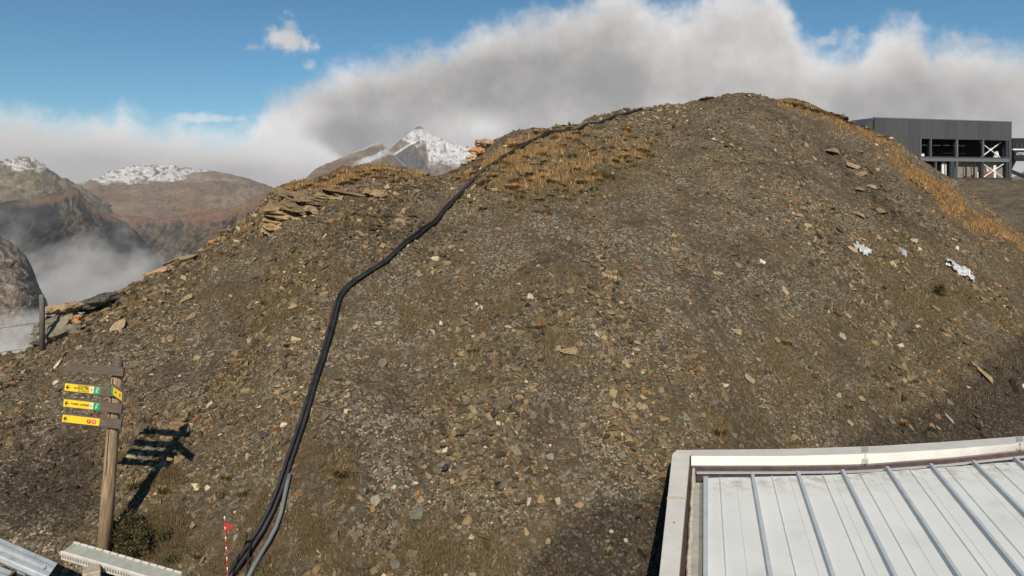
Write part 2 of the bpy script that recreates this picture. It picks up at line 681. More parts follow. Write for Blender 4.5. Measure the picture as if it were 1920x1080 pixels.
M_SCREE = mat_scree()
M_STONE = mat_stone('loose_stone', 'object')
M_STONE_I = mat_stone('scree_stone', 'instancer')
M_GRASS = mat_vcol('grass_blades')
M_TUFT = mat_objcol('tuft_blades')
M_FAR = mat_vcol('mountain_rock', bump=1.0, bscale=0.012, bdist=34, mulscale=0.02)
M_CLIFF = mat_vcol('cliff_rock', bump=1.0, bscale=0.03, bdist=16, mulscale=0.05)
M_RUBBER = mat_simple('black_hose', (0.024, 0.023, 0.022), 0.6, var=0.3, scale=4, bump=0.2, bscale=30, spec=0.5)
M_GREYHOSE = mat_simple('grey_hose', (0.16, 0.175, 0.175), 0.5, var=0.15, scale=4)
M_WOOD_POST = mat_simple('post_wood', (0.38, 0.27, 0.165), 0.85, var=0.25, scale=5, bump=0.6, bscale=14, stretch=(9, 9, 0.7), dark=(0.15, 0.105, 0.065))
M_WOOD_GREY = mat_simple('weathered_wood', (0.17, 0.135, 0.105), 0.9, var=0.2, scale=6, bump=0.7, bscale=16, stretch=(0.8, 6, 14), dark=(0.07, 0.055, 0.042))
M_FENCE = mat_simple('fence_wood', (0.17, 0.165, 0.15), 0.9, var=0.25, scale=6, bump=0.6, stretch=(6, 6, 1))
M_YELLOW = mat_simple('yellow_plate', (0.82, 0.60, 0.035), 0.5, var=0.05, scale=5)
M_GREEN = mat_simple('green_plate', (0.03, 0.34, 0.13), 0.5, var=0.05)
M_WHITEP = mat_simple('white_plate', (0.75, 0.75, 0.72), 0.5, var=0.04)
M_RED = mat_simple('red_mark', (0.62, 0.06, 0.025), 0.5, var=0.05)
M_REDP = mat_simple('red_paint', (0.62, 0.045, 0.025), 0.55, var=0.1, scale=20)
M_BLACKP = mat_simple('black_print', (0.02, 0.018, 0.012), 0.6, var=0.0)
M_WHITEPRINT = mat_simple('white_print', (0.8, 0.8, 0.78), 0.6, var=0.0)
M_GALV = mat_simple('galvanised_steel', (0.50, 0.54, 0.56), 0.42, metal=0.35, var=0.13, scale=9, bump=0.1, spec=0.5)
M_TRAY = mat_simple('grey_green_grating', (0.33, 0.345, 0.30), 0.7, var=0.1, scale=10)
M_TRAYW = mat_simple('tray_rim', (0.66, 0.63, 0.55), 0.6, var=0.1, scale=10)
M_CONC = mat_simple('cut_stone_block', (0.46, 0.40, 0.30), 0.9, var=0.2, scale=10, bump=0.5)
M_PLASTIC = mat_simple('white_plastic', (0.52, 0.52, 0.53), 0.4, var=0.25, scale=12, spec=0.5)


# ------------------------------------------------------------------ mound mesh
u_in = np.linspace(-0.765, 0.765, 700)
u_l = np.linspace(-1.6, -0.78, 40)
U = np.concatenate([u_l, u_in, -u_l[::-1]])
D = np.concatenate([np.linspace(1.2, 8.4, 30), np.geomspace(8.5, 37, 620), np.linspace(37.5, 60, 24)])
UU, D2 = np.meshgrid(U, D)
XX, YY = UU * D2, D2
ZZ = height(XX, YY)
nv, nu = XX.shape
V = np.stack([XX, YY, ZZ], -1).reshape(-1, 3)
ii = (np.arange(nv - 1)[:, None] * nu + np.arange(nu - 1)[None, :]).ravel()
Fc = np.stack([ii, ii + 1, ii + nu + 1, ii + nu], -1)


def project(x, y, z):
    return CX + F * x / y, HY - F * (z - H) / y


def poly_mask(px, py, poly, soft=24):
    """soft inside-ness of a polygon given in photo pixels (baked on the ground points)"""
    poly = np.array(poly, float)
    wx = 26 * fbm(px / 38, py / 38, 201, 4, 0.6)
    px, py = px + wx, py + 22 * fbm(px / 38 + 50, py / 38, 207, 4, 0.6)
    inside = np.zeros(px.shape, bool)
    dist = np.full(px.shape, 1e9)
    for i in range(len(poly)):
        x1, y1 = poly[i]
        x2, y2 = poly[(i + 1) % len(poly)]
        c = ((y1 > py) != (y2 > py)) & (px < (x2 - x1) * (py - y1) / (y2 - y1 + 1e-9) + x1)
        inside ^= c
        t = np.clip(((px - x1) * (x2 - x1) + (py - y1) * (y2 - y1)) / ((x2 - x1) ** 2 + (y2 - y1) ** 2 + 1e-9), 0, 1)
        dist = np.minimum(dist, np.hypot(px - x1 - t * (x2 - x1), py - y1 - t * (y2 - y1)))
    sd = np.where(inside, dist, -dist)
    return sstep(sd, -soft, soft)


MOSS_POLYS = [
    ([(215, 870), (330, 840), (340, 960), (300, 1090), (200, 1090), (210, 950)], 0.75),
    ([(280, 960), (560, 960), (760, 1000), (1000, 1020), (1120, 1090), (280, 1090)], 0.72),
    ([(400, 850), (640, 870), (700, 960), (560, 1010), (420, 960)], 0.45),
    ([(940, 300), (1080, 270), (1240, 280), (1200, 350), (1080, 380), (900, 400)], 0.7),
    ([(380, 450), (540, 440), (700, 540), (560, 640), (360, 560)], 0.42), ([(700, 560), (1100, 480), (1150, 700), (800, 800)], 0.38),
    ([(1440, 560), (1920, 520), (1920, 720), (1700, 800), (1480, 860), (1300, 860), (1260, 760)], 0.48),
    ([(1600, 430), (1920, 480), (1920, 640), (1640, 560)], 0.62),
    ([(-60, 650), (60, 640), (40, 680), (-60, 700)], 1.0)]
DRY_POLYS = [
    ([(1655, 285), (1700, 292), (1770, 345), (1840, 395), (1940, 450), (1940, 480), (1860, 455), (1780, 410), (1700, 345)], 1.0),
    ([(1440, 180), (1540, 195), (1600, 228), (1700, 268), (1680, 285), (1560, 238), (1460, 205)], 0.9),
    ([(530, 345), (640, 310), (760, 308), (830, 320), (760, 335), (620, 345), (545, 375)], 0.85),
    ([(840, 320), (960, 262), (1110, 228), (1110, 262), (1010, 330), (960, 370), (880, 345)], 0.42),
    ([(960, 280), (1190, 250), (1240, 270), (1120, 340), (960, 380)], 0.26)]
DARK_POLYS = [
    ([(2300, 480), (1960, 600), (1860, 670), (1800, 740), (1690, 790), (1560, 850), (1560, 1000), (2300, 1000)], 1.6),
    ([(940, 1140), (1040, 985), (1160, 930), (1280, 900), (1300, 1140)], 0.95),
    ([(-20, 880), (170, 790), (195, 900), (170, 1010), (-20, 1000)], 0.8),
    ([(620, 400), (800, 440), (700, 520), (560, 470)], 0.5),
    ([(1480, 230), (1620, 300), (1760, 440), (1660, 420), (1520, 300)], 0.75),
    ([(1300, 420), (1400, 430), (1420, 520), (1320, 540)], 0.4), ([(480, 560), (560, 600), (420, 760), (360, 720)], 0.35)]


def cover(x, y, z):
    px, py = project(x, np.maximum(y, 1.0), z)
    out = []
    for polys in (MOSS_POLYS, DRY_POLYS, DARK_POLYS):
        m = np.zeros(px.shape)
        for poly, a in polys:
            m = np.maximum(m, a * poly_mask(px, py, poly, 60 if polys is MOSS_POLYS else (45 if polys is DARK_POLYS else 22)))
        out.append(m)
    nz = fbm(x / 1.1, y / 1.1, 55, 3)
    out[0] = np.maximum(out[0], 0.62 * sstep(nz, 0.18, 0.50))
    return out


me = fast_mesh('hillside', V, Fc, smooth=True)
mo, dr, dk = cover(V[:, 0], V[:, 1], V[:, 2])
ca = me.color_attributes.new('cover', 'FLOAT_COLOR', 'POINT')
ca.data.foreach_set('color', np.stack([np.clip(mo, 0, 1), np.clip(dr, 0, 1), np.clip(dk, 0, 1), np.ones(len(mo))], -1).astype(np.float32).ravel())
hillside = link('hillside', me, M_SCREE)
tag(hillside, kind='structure')

# yard behind and around the camera, below the mound's toe
g = MB()
g.box(-45, 60, -80, 9.0, -0.6, -0.22)
yard = g.build('ground', M_SCREE)
tag(yard, kind='structure')


# ------------------------------------------------------------------ scree stones (beyond count): instanced on points
def sample_points(n, dmin=8.5, umax=0.76, dark_keep=0.25):
    u = RNG.uniform(-umax, umax, n)
    dc = np.interp(u, UT, T_dc) + 0.4
    # area-uniform in depth, thinned with distance
    s = RNG.uniform(0, 1, n)
    d = dmin + (dc - dmin) * s ** 0.95
    return u * d, d


def stone_points(n):
    x, y = sample_points(n)
    z = height(x, y)
    keep_n = 0.5 + 1.2 * fbm(x / 1.0, y / 2.4, 71, 4) + 0.9 * fbm(x / 3, y / 6, 72, 2)
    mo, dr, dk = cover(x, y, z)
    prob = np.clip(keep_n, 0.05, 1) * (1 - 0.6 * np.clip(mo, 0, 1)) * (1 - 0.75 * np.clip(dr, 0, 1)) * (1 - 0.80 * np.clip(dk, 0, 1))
    k = RNG.uniform(0, 1, n) < prob
    return x[k], y[k], z[k], keep_n[k]


PAL = np.array([(0.17, 0.142, 0.10), (0.115, 0.097, 0.070), (0.25, 0.198, 0.128), (0.205, 0.188, 0.138), (0.070, 0.062, 0.051),
                (0.35, 0.30, 0.21), (0.22, 0.132, 0.078), (0.56, 0.52, 0.44), (0.150, 0.150, 0.125), (0.30, 0.235, 0.15)])
PW = np.array([0.24, 0.22, 0.15, 0.10, 0.12, 0.055, 0.03, 0.022, 0.06, 0.05])
PW = PW / PW.sum()

sx, sy, sz, kn = stone_points(640000)
ns = len(sx)
size = 0.010 + 0.011 * RNG.pareto(2.2, ns)
size = np.clip(size, 0.010, 0.085) * np.clip(0.75 + 0.55 * kn, 0.55, 1.5) * (0.86 + 0.14 * sstep(sy, 10, 28))
big_i = RNG.choice(len(PAL), ns, p=PW)
ochre = sstep(fbm(sx / 1.6 + 9, sy / 2.4, 411, 3), 0.0, 0.5)[:, None] * sstep(RNG.uniform(0, 1, (ns, 1)), 0.3, 0.5)
tint = PAL[big_i] * RNG.uniform(0.75, 1.2, (ns, 1)) * (1.0 - 0.16 * sstep(fbm(sx / 3, sy / 5, 401, 3), -0.1, 0.5))[:, None] * np.array([1.27, 1.15, 0.97])
e = 0.15
nx = -(height(sx + e, sy) - height(sx - e, sy)) / (2 * e)
ny = -(height(sx, sy + e) - height(sx, sy - e)) / (2 * e)
rotx = np.arctan2(-ny, 1.0) + RNG.normal(0, 0.28, ns)
roty = np.arctan2(nx, 1.0) + RNG.normal(0, 0.28, ns)
yaw = RNG.uniform(0, 6.283, ns)
# rotation: yaw about own axis, then tilt to the slope
rots = np.zeros((ns, 3))
cx_, sx_ = np.cos(rotx), np.sin(rotx)
cy_, sy_ = np.cos(roty), np.sin(roty)
cz_, sz_ = np.cos(yaw), np.sin(yaw)
# R = Ry * Rx * Rz  -> XYZ euler of the product
R = np.zeros((ns, 3, 3))
Rx = np.zeros((ns, 3, 3)); Rx[:, 0, 0] = 1; Rx[:, 1, 1] = cx_; Rx[:, 1, 2] = -sx_; Rx[:, 2, 1] = sx_; Rx[:, 2, 2] = cx_
Ry = np.zeros((ns, 3, 3)); Ry[:, 1, 1] = 1; Ry[:, 0, 0] = cy_; Ry[:, 0, 2] = sy_; Ry[:, 2, 0] = -sy_; Ry[:, 2, 2] = cy_
Rz = np.zeros((ns, 3, 3)); Rz[:, 2, 2] = 1; Rz[:, 0, 0] = cz_; Rz[:, 0, 1] = -sz_; Rz[:, 1, 0] = sz_; Rz[:, 1, 1] = cz_
R = Ry @ Rx @ Rz
rots[:, 0] = np.arctan2(R[:, 2, 1], R[:, 2, 2])
rots[:, 1] = np.arcsin(np.clip(-R[:, 2, 0], -1, 1))
rots[:, 2] = np.arctan2(R[:, 1, 0], R[:, 0, 0])
scl = np.stack([size * RNG.uniform(0.8, 1.5, ns), size * RNG.uniform(0.6, 1.1, ns), size * RNG.uniform(0.35, 0.8, ns)], -1)

pm = bpy.data.meshes.new('scree')
pm.vertices.add(ns)
pm.vertices.foreach_set('co', np.stack([sx, sy, sz + scl[:, 2] * 0.35], -1).astype(np.float32).ravel())
tint = tint * (1 + ochre * np.array([0.16, 0.09, -0.06]))
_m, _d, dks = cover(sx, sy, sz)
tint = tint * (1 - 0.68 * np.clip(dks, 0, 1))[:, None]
a = pm.attributes.new('rot', 'FLOAT_VECTOR', 'POINT'); a.data.foreach_set('vector', rots.astype(np.float32).ravel())
a = pm.attributes.new('scl', 'FLOAT_VECTOR', 'POINT'); a.data.foreach_set('vector', scl.astype(np.float32).ravel())
a = pm.attributes.new('idx', 'INT', 'POINT'); a.data.foreach_set('value', RNG.integers(0, 9, ns).astype(np.int32))
a = pm.color_attributes.new('tint', 'FLOAT_COLOR', 'POINT')
a.data.foreach_set('color', np.concatenate([tint, np.ones((ns, 1))], 1).astype(np.float32).ravel())
scree = link('scree', pm)
tag(scree, 'countless small angular grey brown stones covering the whole mound', 'scree', kind='stuff')

gt = bpy.data.node_groups.new('scree_instances', 'GeometryNodeTree')
gt.interface.new_socket('Geometry', in_out='INPUT', socket_type='NodeSocketGeometry')
gt.interface.new_socket('Geometry', in_out='OUTPUT', socket_type='NodeSocketGeometry')
G = NT(gt)
gi = G.new('NodeGroupInput')
go = G.new('NodeGroupOutput')
join = G.new('GeometryNodeJoinGeometry')
for k in range(9):
    pnt = G.new('GeometryNodePoints')
    pnt.inputs['Count'].default_value = 11
    rv = G.new('FunctionNodeRandomValue', data_type='FLOAT_VECTOR')
    rv.inputs[0].default_value = (-1, -1, -1)
    rv.inputs[1].default_value = (1, 1, 1)
    rv.inputs['Seed'].default_value = 11 + k
    G.link(rv.outputs[0], pnt.inputs['Position'])
    ch = G.new('GeometryNodeConvexHull')
    G.link(pnt.outputs[0], ch.inputs[0])
    sm = G.new('GeometryNodeSetMaterial')
    sm.inputs['Material'].default_value = M_STONE_I
    G.link(ch.outputs[0], sm.inputs[0])
    gti = G.new('GeometryNodeGeometryToInstance')
    G.link(sm.outputs[0], gti.inputs[0])
    G.link(gti.outputs[0], join.inputs[0])


def nattr(name, dt):
    nd = G.new('GeometryNodeInputNamedAttribute', data_type=dt)
    nd.inputs['Name'].default_value = name
    return nd.outputs[0]


iop = G.new('GeometryNodeInstanceOnPoints')
G.link(gi.outputs[0], iop.inputs['Points'])
G.link(join.outputs[0], iop.inputs['Instance'])
iop.inputs['Pick Instance'].default_value = True
G.link(nattr('idx', 'INT'), iop.inputs['Instance Index'])
e2r = G.new('FunctionNodeEulerToRotation')
G.link(nattr('rot', 'FLOAT_VECTOR'), e2r.inputs[0])
G.link(e2r.outputs[0], iop.inputs['Rotation'])
G.link(nattr('scl', 'FLOAT_VECTOR'), iop.inputs['Scale'])
G.link(iop.outputs[0], go.inputs[0])
md = scree.modifiers.new('scree', 'NODES')
md.node_group = gt


# ------------------------------------------------------------------ rock meshes shared by the single stones
def rock_mesh(seed, flat=0.3, npt=14, name='stone', bevel=0.0):
    r = random.Random(seed)
    bm = bmesh.new()
    for _ in range(npt):
        a = r.uniform(0, 6.283)
        q = r.uniform(0.75, 1.0)
        z = r.uniform(-1, 1)
        bm.verts.new((math.cos(a) * q, math.sin(a) * q * r.uniform(0.7, 1), z * flat))
    res = bmesh.ops.convex_hull(bm, input=bm.verts)
    bmesh.ops.delete(bm, geom=[v for v in bm.verts if not v.link_faces], context='VERTS')
    if bevel:
        bmesh.ops.bevel(bm, geom=list(bm.edges), offset=bevel, segments=1, affect='EDGES')
    me = bpy.data.meshes.new(name)
    bm.to_mesh(me)
    bm.free()
    me.materials.append(M_STONE)
    return me


SLABS = [rock_mesh(100 + i, 0.22 + 0.03 * (i % 4), 12 + i % 4, bevel=0.03) for i in range(10)]
CHUNKS = [rock_mesh(200 + i, 0.6, 14, bevel=0.05) for i in range(4)]
CLR = {'grey': (0.20, 0.195, 0.17), 'blue-grey': (0.19, 0.205, 0.185), 'pale grey': (0.38, 0.365, 0.32), 'white': (0.66, 0.63, 0.57),
       'tan': (0.33, 0.265, 0.18), 'pale tan': (0.40, 0.34, 0.24), 'rust-brown': (0.24, 0.145, 0.085), 'orange': (0.42, 0.25, 0.12),
       'olive': (0.215, 0.18, 0.125), 'greenish grey': (0.22, 0.24, 0.19), 'dark grey': (0.085, 0.085, 0.08), 'pinkish': (0.40, 0.28, 0.20), 'earth': (0.10, 0.072, 0.045)}


def put_stone(px, py, w, h, col, label, group=None, mesh=None, rz=None, lift=0.25, name='stone', tilt=0.12, seed=None):
    p = hit(px, py)
    r = random.Random(seed if seed is not None else int(px * 13 + py * 7))
    n = normal(p.x, p.y, 0.3)
    sw = w / F * p.y / 2
    view = (Vector((0, 0, H)) - p).normalized()
    cosv = max(0.35, abs(n.dot(view)))
    sh = h / F * p.y / 2 / cosv
    o = bpy.data.objects.new(name, mesh or r.choice(SLABS))
    COL.objects.link(o)
    n2 = (n + Vector((r.uniform(-tilt, tilt), r.uniform(-tilt, tilt), 0))).normalized()
    # local x along the slope's horizontal, y up the slope
    xax = Vector((1, 0, 0)) - n2 * n2.x
    xax.normalize()
    yax = n2.cross(xax)
    M = Matrix((xax, yax, n2)).transposed()
    a = r.uniform(-0.35, 0.35) if rz is None else rz
    o.rotation_euler = (M @ Matrix.Rotation(a, 3, 'Z')).to_euler()
    th = min(sw, sh) * r.uniform(0.8, 1.3)
    o.scale = (sw, sh, th)
    o.location = p + n2 * th * lift
    c = CLR[col]
    f = r.uniform(0.88, 1.12)
    o.color = (c[0] * f, c[1] * f, c[2] * f, 1)
    tag(o, label, 'rock', group)
    return o


HAND = [
    (718, 682, 18, 24, 'grey', 'upright oblong grey slab right of the black hoses, halfway up the mound'),
    (782, 965, 33, 34, 'blue-grey', 'largest blue-grey flat slab near the foot of the mound, right of the hoses'),
    (704, 940, 20, 26, 'pale grey', 'pale grey pointed slab up and left of the big blue-grey slab'),
    (698, 956, 11, 18, 'orange', 'narrow orange stone touching the pale grey pointed slab'),
    (728, 931, 16, 18, 'greenish grey', 'greenish grey stone between the pointed slab and the big blue-grey slab'),
    (738, 914, 12, 12, 'white', 'white angular stone above the greenish grey stone near the foot of the mound'),
    (780, 907, 11, 10, 'white', 'bright white quartz stone straight above the big blue-grey slab'),
    (845, 905, 18, 15, 'pale tan', 'pale tan wedge-shaped stone right of the bright white quartz stone'),
    (790, 938, 17, 17, 'pale tan', 'pale tan triangular stone resting just above the big blue-grey slab'),
    (783, 925, 12, 12, 'orange', 'small orange stone just above the pale tan triangular stone'),
    (741, 1060, 20, 30, 'blue-grey', 'blue-grey rounded slab in the grass at the bottom edge of the photo'),
    (695, 971, 14, 14, 'dark grey', 'dark grey stone just below the narrow orange stone'),
    (828, 872, 19, 14, 'grey', 'flat grey stone above the pale tan wedge-shaped stone'),
    (796, 877, 12, 10, 'pale tan', 'small pale tan stone left of the flat grey stone above the quartz'),
    (973, 899, 16, 11, 'pale tan', 'pale cream stone alone on dark soil, far right of the quartz stone'),
    (987, 998, 11, 20, 'pale tan', 'upright pale tan sliver low on the mound between hoses and white roof'),
    (1031, 858, 17, 20, 'pale grey', 'pale blunt-topped stone left of the white roof corner'),
    (1165, 856, 19, 14, 'greenish grey', 'greenish slanting flake nearest the white roof corner'),
    (1086, 948, 19, 13, 'pinkish', 'pinkish tan stone left of the rust-spotted roof edging'),
    (1146, 998, 10, 9, 'white', 'small white stone on the bare soil left of the roof edging'),
    (1066, 661, 42, 18, 'tan', 'long tan slab tilted across the middle of the mound, widest stone there'),
    (1045, 654, 16, 16, 'pale tan', 'pale tan block at the left end of the long tan slab'),
    (1118, 628, 10, 11, 'white', 'white and orange pebble above the long tan slab'),
    (1100, 567, 10, 8, 'white', 'white pebble high above the long tan slab'),
    (1087, 646, 14, 15, 'tan', 'tan flake right of and above the long tan slab'),
    (1194, 656, 16, 10, 'pale grey', 'pale grey oblong stone right of the long tan slab'),
    (1189, 679, 12, 13, 'rust-brown', 'brick-red stone below the pale grey oblong stone'),
    (1171, 680, 12, 16, 'pale grey', 'standing grey flake left of the brick-red stone'),
    (1112, 612, 10, 12, 'pale tan', 'small pale tan block straight above the white and orange pebble'),
    (1144, 588, 20, 14, 'tan', 'tan stone right of the white pebble, upper middle of the mound'),
    (1297, 699, 9, 12, 'orange', 'bright orange pebble right of the brick-red stone'),
    (1404, 712, 26, 20, 'pale grey', 'large pale grey faceted stone above the middle of the white roof'),
    (1296, 742, 14, 10, 'white', 'pale stone left of and below the large pale grey faceted stone'),
    (1287, 785, 16, 18, 'greenish grey', 'greenish grey stone just above the left part of the white roof'),
    (1382, 624, 20, 16, 'pale tan', 'pale tan broken slab far above the large faceted stone'),
    (1198, 762, 14, 18, 'tan', 'tan upright stone up and left of the roof corner'),
    (1843, 705, 26, 24, 'tan', 'big tan slab at the right edge of the mound above the dark soil'),
    (1824, 684, 12, 12, 'tan', 'tan flake just above the big tan slab at the right edge'),
    (1779, 786, 11, 18, 'pale grey', 'slanting pale grey flake just above the dark soil strip by the roof'),
    (1748, 804, 12, 18, 'tan', 'tan upright flake left of the slanting pale grey flake'),
    (1759, 803, 8, 8, 'pale grey', 'small pale stone between the two flakes above the roof'),
    (1588, 592, 16, 13, 'tan', 'tan triangular stone below the left plastic sheet'),
    (1601, 611, 16, 11, 'rust-brown', 'rust-brown flat stone just below the tan triangular stone'),
    (1580, 632, 16, 12, 'pale grey', 'pale grey stone down and left of the rust-brown flat stone'),
    (1671, 791, 14, 14, 'grey', 'grey block above the right part of the white roof'),
    (1572, 741, 14, 10, 'pale grey', 'pale grey flat stone above the middle right of the white roof'),
    (1593, 795, 16, 11, 'pale grey', 'pale grey stone close above the roof edging, right of its middle'),
    (1709, 803, 9, 12, 'tan', 'small tan flake left of the tan upright flake above the roof'),
    (1741, 717, 8, 8, 'orange', 'small orange stone left of the big tan slab'),
    (1815, 727, 7, 6, 'white', 'tiny white stone just below the big tan slab'),
    (1918, 724, 9, 9, 'white', 'bright white stone on the dark soil at the right border of the photo'),
    (650, 743, 15, 13, 'pale tan', 'pale tan block right of the hoses at mid height'),
    (667, 766, 13, 17, 'grey', 'grey slab below the pale tan block right of the hoses'),
    (222, 617, 30, 22, 'pale tan', 'large pale triangular slab above the signpost'),
    (107, 687, 13, 14, 'white', 'pale stone left of the topmost blank sign board'),
    (126, 684, 12, 10, 'pinkish', 'pinkish pale stone touching the left end of the blank sign board'),
    (330, 731, 30, 9, 'grey', 'thin grey slab right of the signpost boards'),
    (667, 615, 12, 13, 'pale tan', 'pale tan stone right of the bend of the hoses'),
    (550, 577, 24, 11, 'pale tan', 'pale tan flat stone left of the bend of the hoses'),
    (525, 574, 10, 10, 'white', 'white stone at the left end of the pale tan flat stone'),
    (1065, 447, 12, 14, 'tan', 'tan stone high on the middle of the mound'),
    (785, 516, 15, 14, 'tan', 'tan rounded block right of the hoses above their bend'),
    (740, 365, 12, 8, 'tan', 'upper of two brown stones right of the rock ledges'),
    (741, 377, 14, 9, 'rust-brown', 'lower rust-brown stone right of the rock ledges'),
    (726, 352, 14, 12, 'pale tan', 'pale tan stone above the two brown stones by the ledges'),
    (780, 360, 14, 12, 'greenish grey', 'greenish grey stone right of the two brown stones by the ledges'),
    (1097, 362, 6, 6, 'white', 'tiny pale cube-like stone below the orange tufts'),
    (947, 275, 12, 6, 'white', 'flat white stone beside the upper end of the hoses'),
    (355, 917, 14, 13, 'grey', 'rounded grey stone right of the shadow of the signpost'),
    (336, 972, 13, 13, 'tan', 'tan brown block right of the lower end of the signpost shadow'),
    (217, 991, 14, 10, 'pale grey', 'pale grey stone beside the lower part of the signpost'),
    (442, 1008, 9, 15, 'pale grey', 'pale flake right of the red and white marker pole'),
    (486, 975, 9, 6, 'white', 'small white stone between the marker pole and the hoses'),
    (1561, 286, 28, 14, 'olive', 'olive tan slab high on the right shoulder of the mound'),
    (1510, 273, 16, 7, 'pinkish', 'pinkish slab left of the olive tan slabs on the right shoulder'),
    (1598, 314, 34, 11, 'tan', 'upper long tan ledge stone on the right shoulder'),
    (1614, 328, 30, 9, 'olive', 'middle long olive ledge stone on the right shoulder'),
    (1611, 356, 20, 10, 'olive', 'lower olive ledge stone on the right shoulder'),
    (1634, 352, 22, 9, 'tan', 'small tan ledge stone right of the lower olive one'),
    (1676, 432, 14, 8, 'tan', 'tan pointed stone above the left plastic sheet'),
    (1650, 400, 22, 9, 'olive', 'flat olive stone on the slope above the tan pointed stone'),
    (1610, 405, 30, 12, 'tan', 'broken tan slab left of the flat olive stone'),
    (643, 950, 12, 10, 'tan', 'tan stone in the grass right of the grey hose'),
    (525, 862, 12, 12, 'pale grey', 'pale stone left of the hoses low on the mound'),
    (1365, 585, 10, 20, 'greenish grey', 'upright greenish grey flake in the upper middle right of the mound'),
    (1456, 640, 14, 12, 'tan', 'tan block right of the pale tan broken slab'),
]
for s in HAND:
    big = s[2] > 25
    put_stone(*s[:6], name='rock' if big else 'stone')

# further stones that show singly, labelled by their look and the nearest landmark
LM = [(200, 760, 'the signpost'), (630, 580, 'the bend of the black hoses'), (560, 820, 'the lower run of the hoses'),
      (800, 440, 'the upper run of the hoses'), (782, 965, 'the big blue-grey slab'), (1066, 661, 'the long tan slab'),
      (1280, 850, 'the white roof corner'), (1404, 712, 'the large pale faceted stone'), (1618, 473, 'the left plastic sheet'),
      (1800, 512, 'the right plastic sheet'), (1400, 190, 'the mound crest'), (600, 390, 'the rock ledges'),
      (120, 590, 'the left skyline boulders'), (1000, 300, 'the orange grass tufts'), (1843, 705, 'the big tan slab'),
      (718, 682, 'the upright oblong slab'), (1600, 320, 'the right shoulder ledges'), (1100, 480, 'the middle of the mound'),
      (350, 700, 'the slope right of the signpost'), (1031, 858, 'the pale blunt-topped stone')]
rr = random.Random(3)
count = 0
used = [(s[0], s[1]) for s in HAND]
names_c = ['grey', 'tan', 'pale tan', 'rust-brown', 'greenish grey', 'pale grey', 'olive', 'white', 'dark grey', 'orange']
wts = [24, 22, 10, 6, 12, 6, 12, 2, 8, 1]
while count < 212:
    px, py = rr.uniform(10, 1910), rr.uniform(260, 1070)
    sil_y = np.interp(px, [a for a, b in SIL], [b for a, b in SIL])
    if py < sil_y + 25: continue
    if px > 1225 and py > 800: continue
    if py > 330 + 640 and rr.random() < 0.5: continue
    if rr.random() > 0.35 + 0.65 * (py / 1080): continue
    if min((px - a) ** 2 + (py - b) ** 2 for a, b in used) < 330: continue
    hx = np.interp(py, [208, 262, 370, 505, 548, 665, 835, 965, 1078], [1200, 1010, 860, 710, 645, 608, 555, 515, 435])
    if abs(px - hx) < 22: continue
    if px < 260 and py > 660: continue
    used.append((px, py))
    w = rr.choice([8, 9, 10, 10, 11, 12, 13, 15, 17])
    if py < 450: w *= 0.8
    c = rr.choices(names_c, wts)[0]
    lm = min(LM, key=lambda L: (L[0] - px) ** 2 + (L[1] - py) ** 2)
    dx, dy = px - lm[0], py - lm[1]
    vert = 'above' if dy < -25 else ('below' if dy > 25 else '')
    horiz = 'left of' if dx < -25 else ('right of' if dx > 25 else '')
    rel = (vert + ' and ' + horiz) if vert and horiz else (vert or horiz or 'close to')
    szn = 'small ' if w < 11 else 'middling '
    lab = f"{szn}{c} stone {rel} {lm[2]}".replace('middling ', '')
    put_stone(px, py, w, w * rr.uniform(0.55, 1.0), c, lab, f"{c} stones {rel} {lm[2]}", rz=rr.uniform(0, 3.14), tilt=0.3)
    count += 1


# ------------------------------------------------------------------ boulders and rock ledges
def crag_mesh(seed, sx_, sy_, sz_, cuts=3, rough=0.12, strata=0.0, name='boulder'):
    """a broken rock: a subdivided block pushed about by noise, with bedding steps"""
    bm = bmesh.new()
    bmesh.ops.create_cube(bm, size=2)
    bmesh.ops.subdivide_edges(bm, edges=list(bm.edges), cuts=cuts, use_grid_fill=True)
    r = random.Random(seed)
    off = (r.uniform(0, 50), r.uniform(0, 50), r.uniform(0, 50))
    from mathutils import noise as mn
    for v in bm.verts:
        p = v.co.copy()
        q = p.normalized() * 1.15
        p = p.lerp(q, 0.45)
        d = mn.noise_vector(Vector((p.x + off[0], p.y + off[1], p.z + off[2])) * 0.9) * 0.38
        d += mn.noise_vector(Vector((p.x + off[0], p.y + off[1], p.z + off[2])) * 2.6) * rough
        p = p + d
        if strata:
            k = math.floor((p.z + 0.15 * p.x) * strata)
            s = 1 + 0.16 * math.sin(k * 12.9898 + seed)
            p.x *= s
            p.y *= s
        v.co = (p.x * sx_, p.y * sy_, p.z * sz_)
    me = bpy.data.meshes.new(name)
    bm.to_mesh(me)
    bm.free()
    me.materials.append(M_STONE)
    return me


def boulder(px, py, w, h, d, col, label, seed, rz=0, rx=0, ry=0, dy=0, strata=4, name='boulder', group=None, depth=None, cuts=5):
    p = hit(px, py)
    if depth: p = P(px, py, depth)
    k = p.y / F
    me = crag_mesh(seed, w * k / 2, d / 2, h * k / 2, cuts=cuts + 3, rough=0.34, strata=strata * 1.4, name=name)
    o = bpy.data.objects.new(name, me)
    COL.objects.link(o)
    o.location = p + Vector((0, dy, 0))
    o.rotation_euler = (rx, ry, rz)
    c = CLR[col]
    o.color = (*c, 1)
    tag(o, label, 'rock', group)
    return o


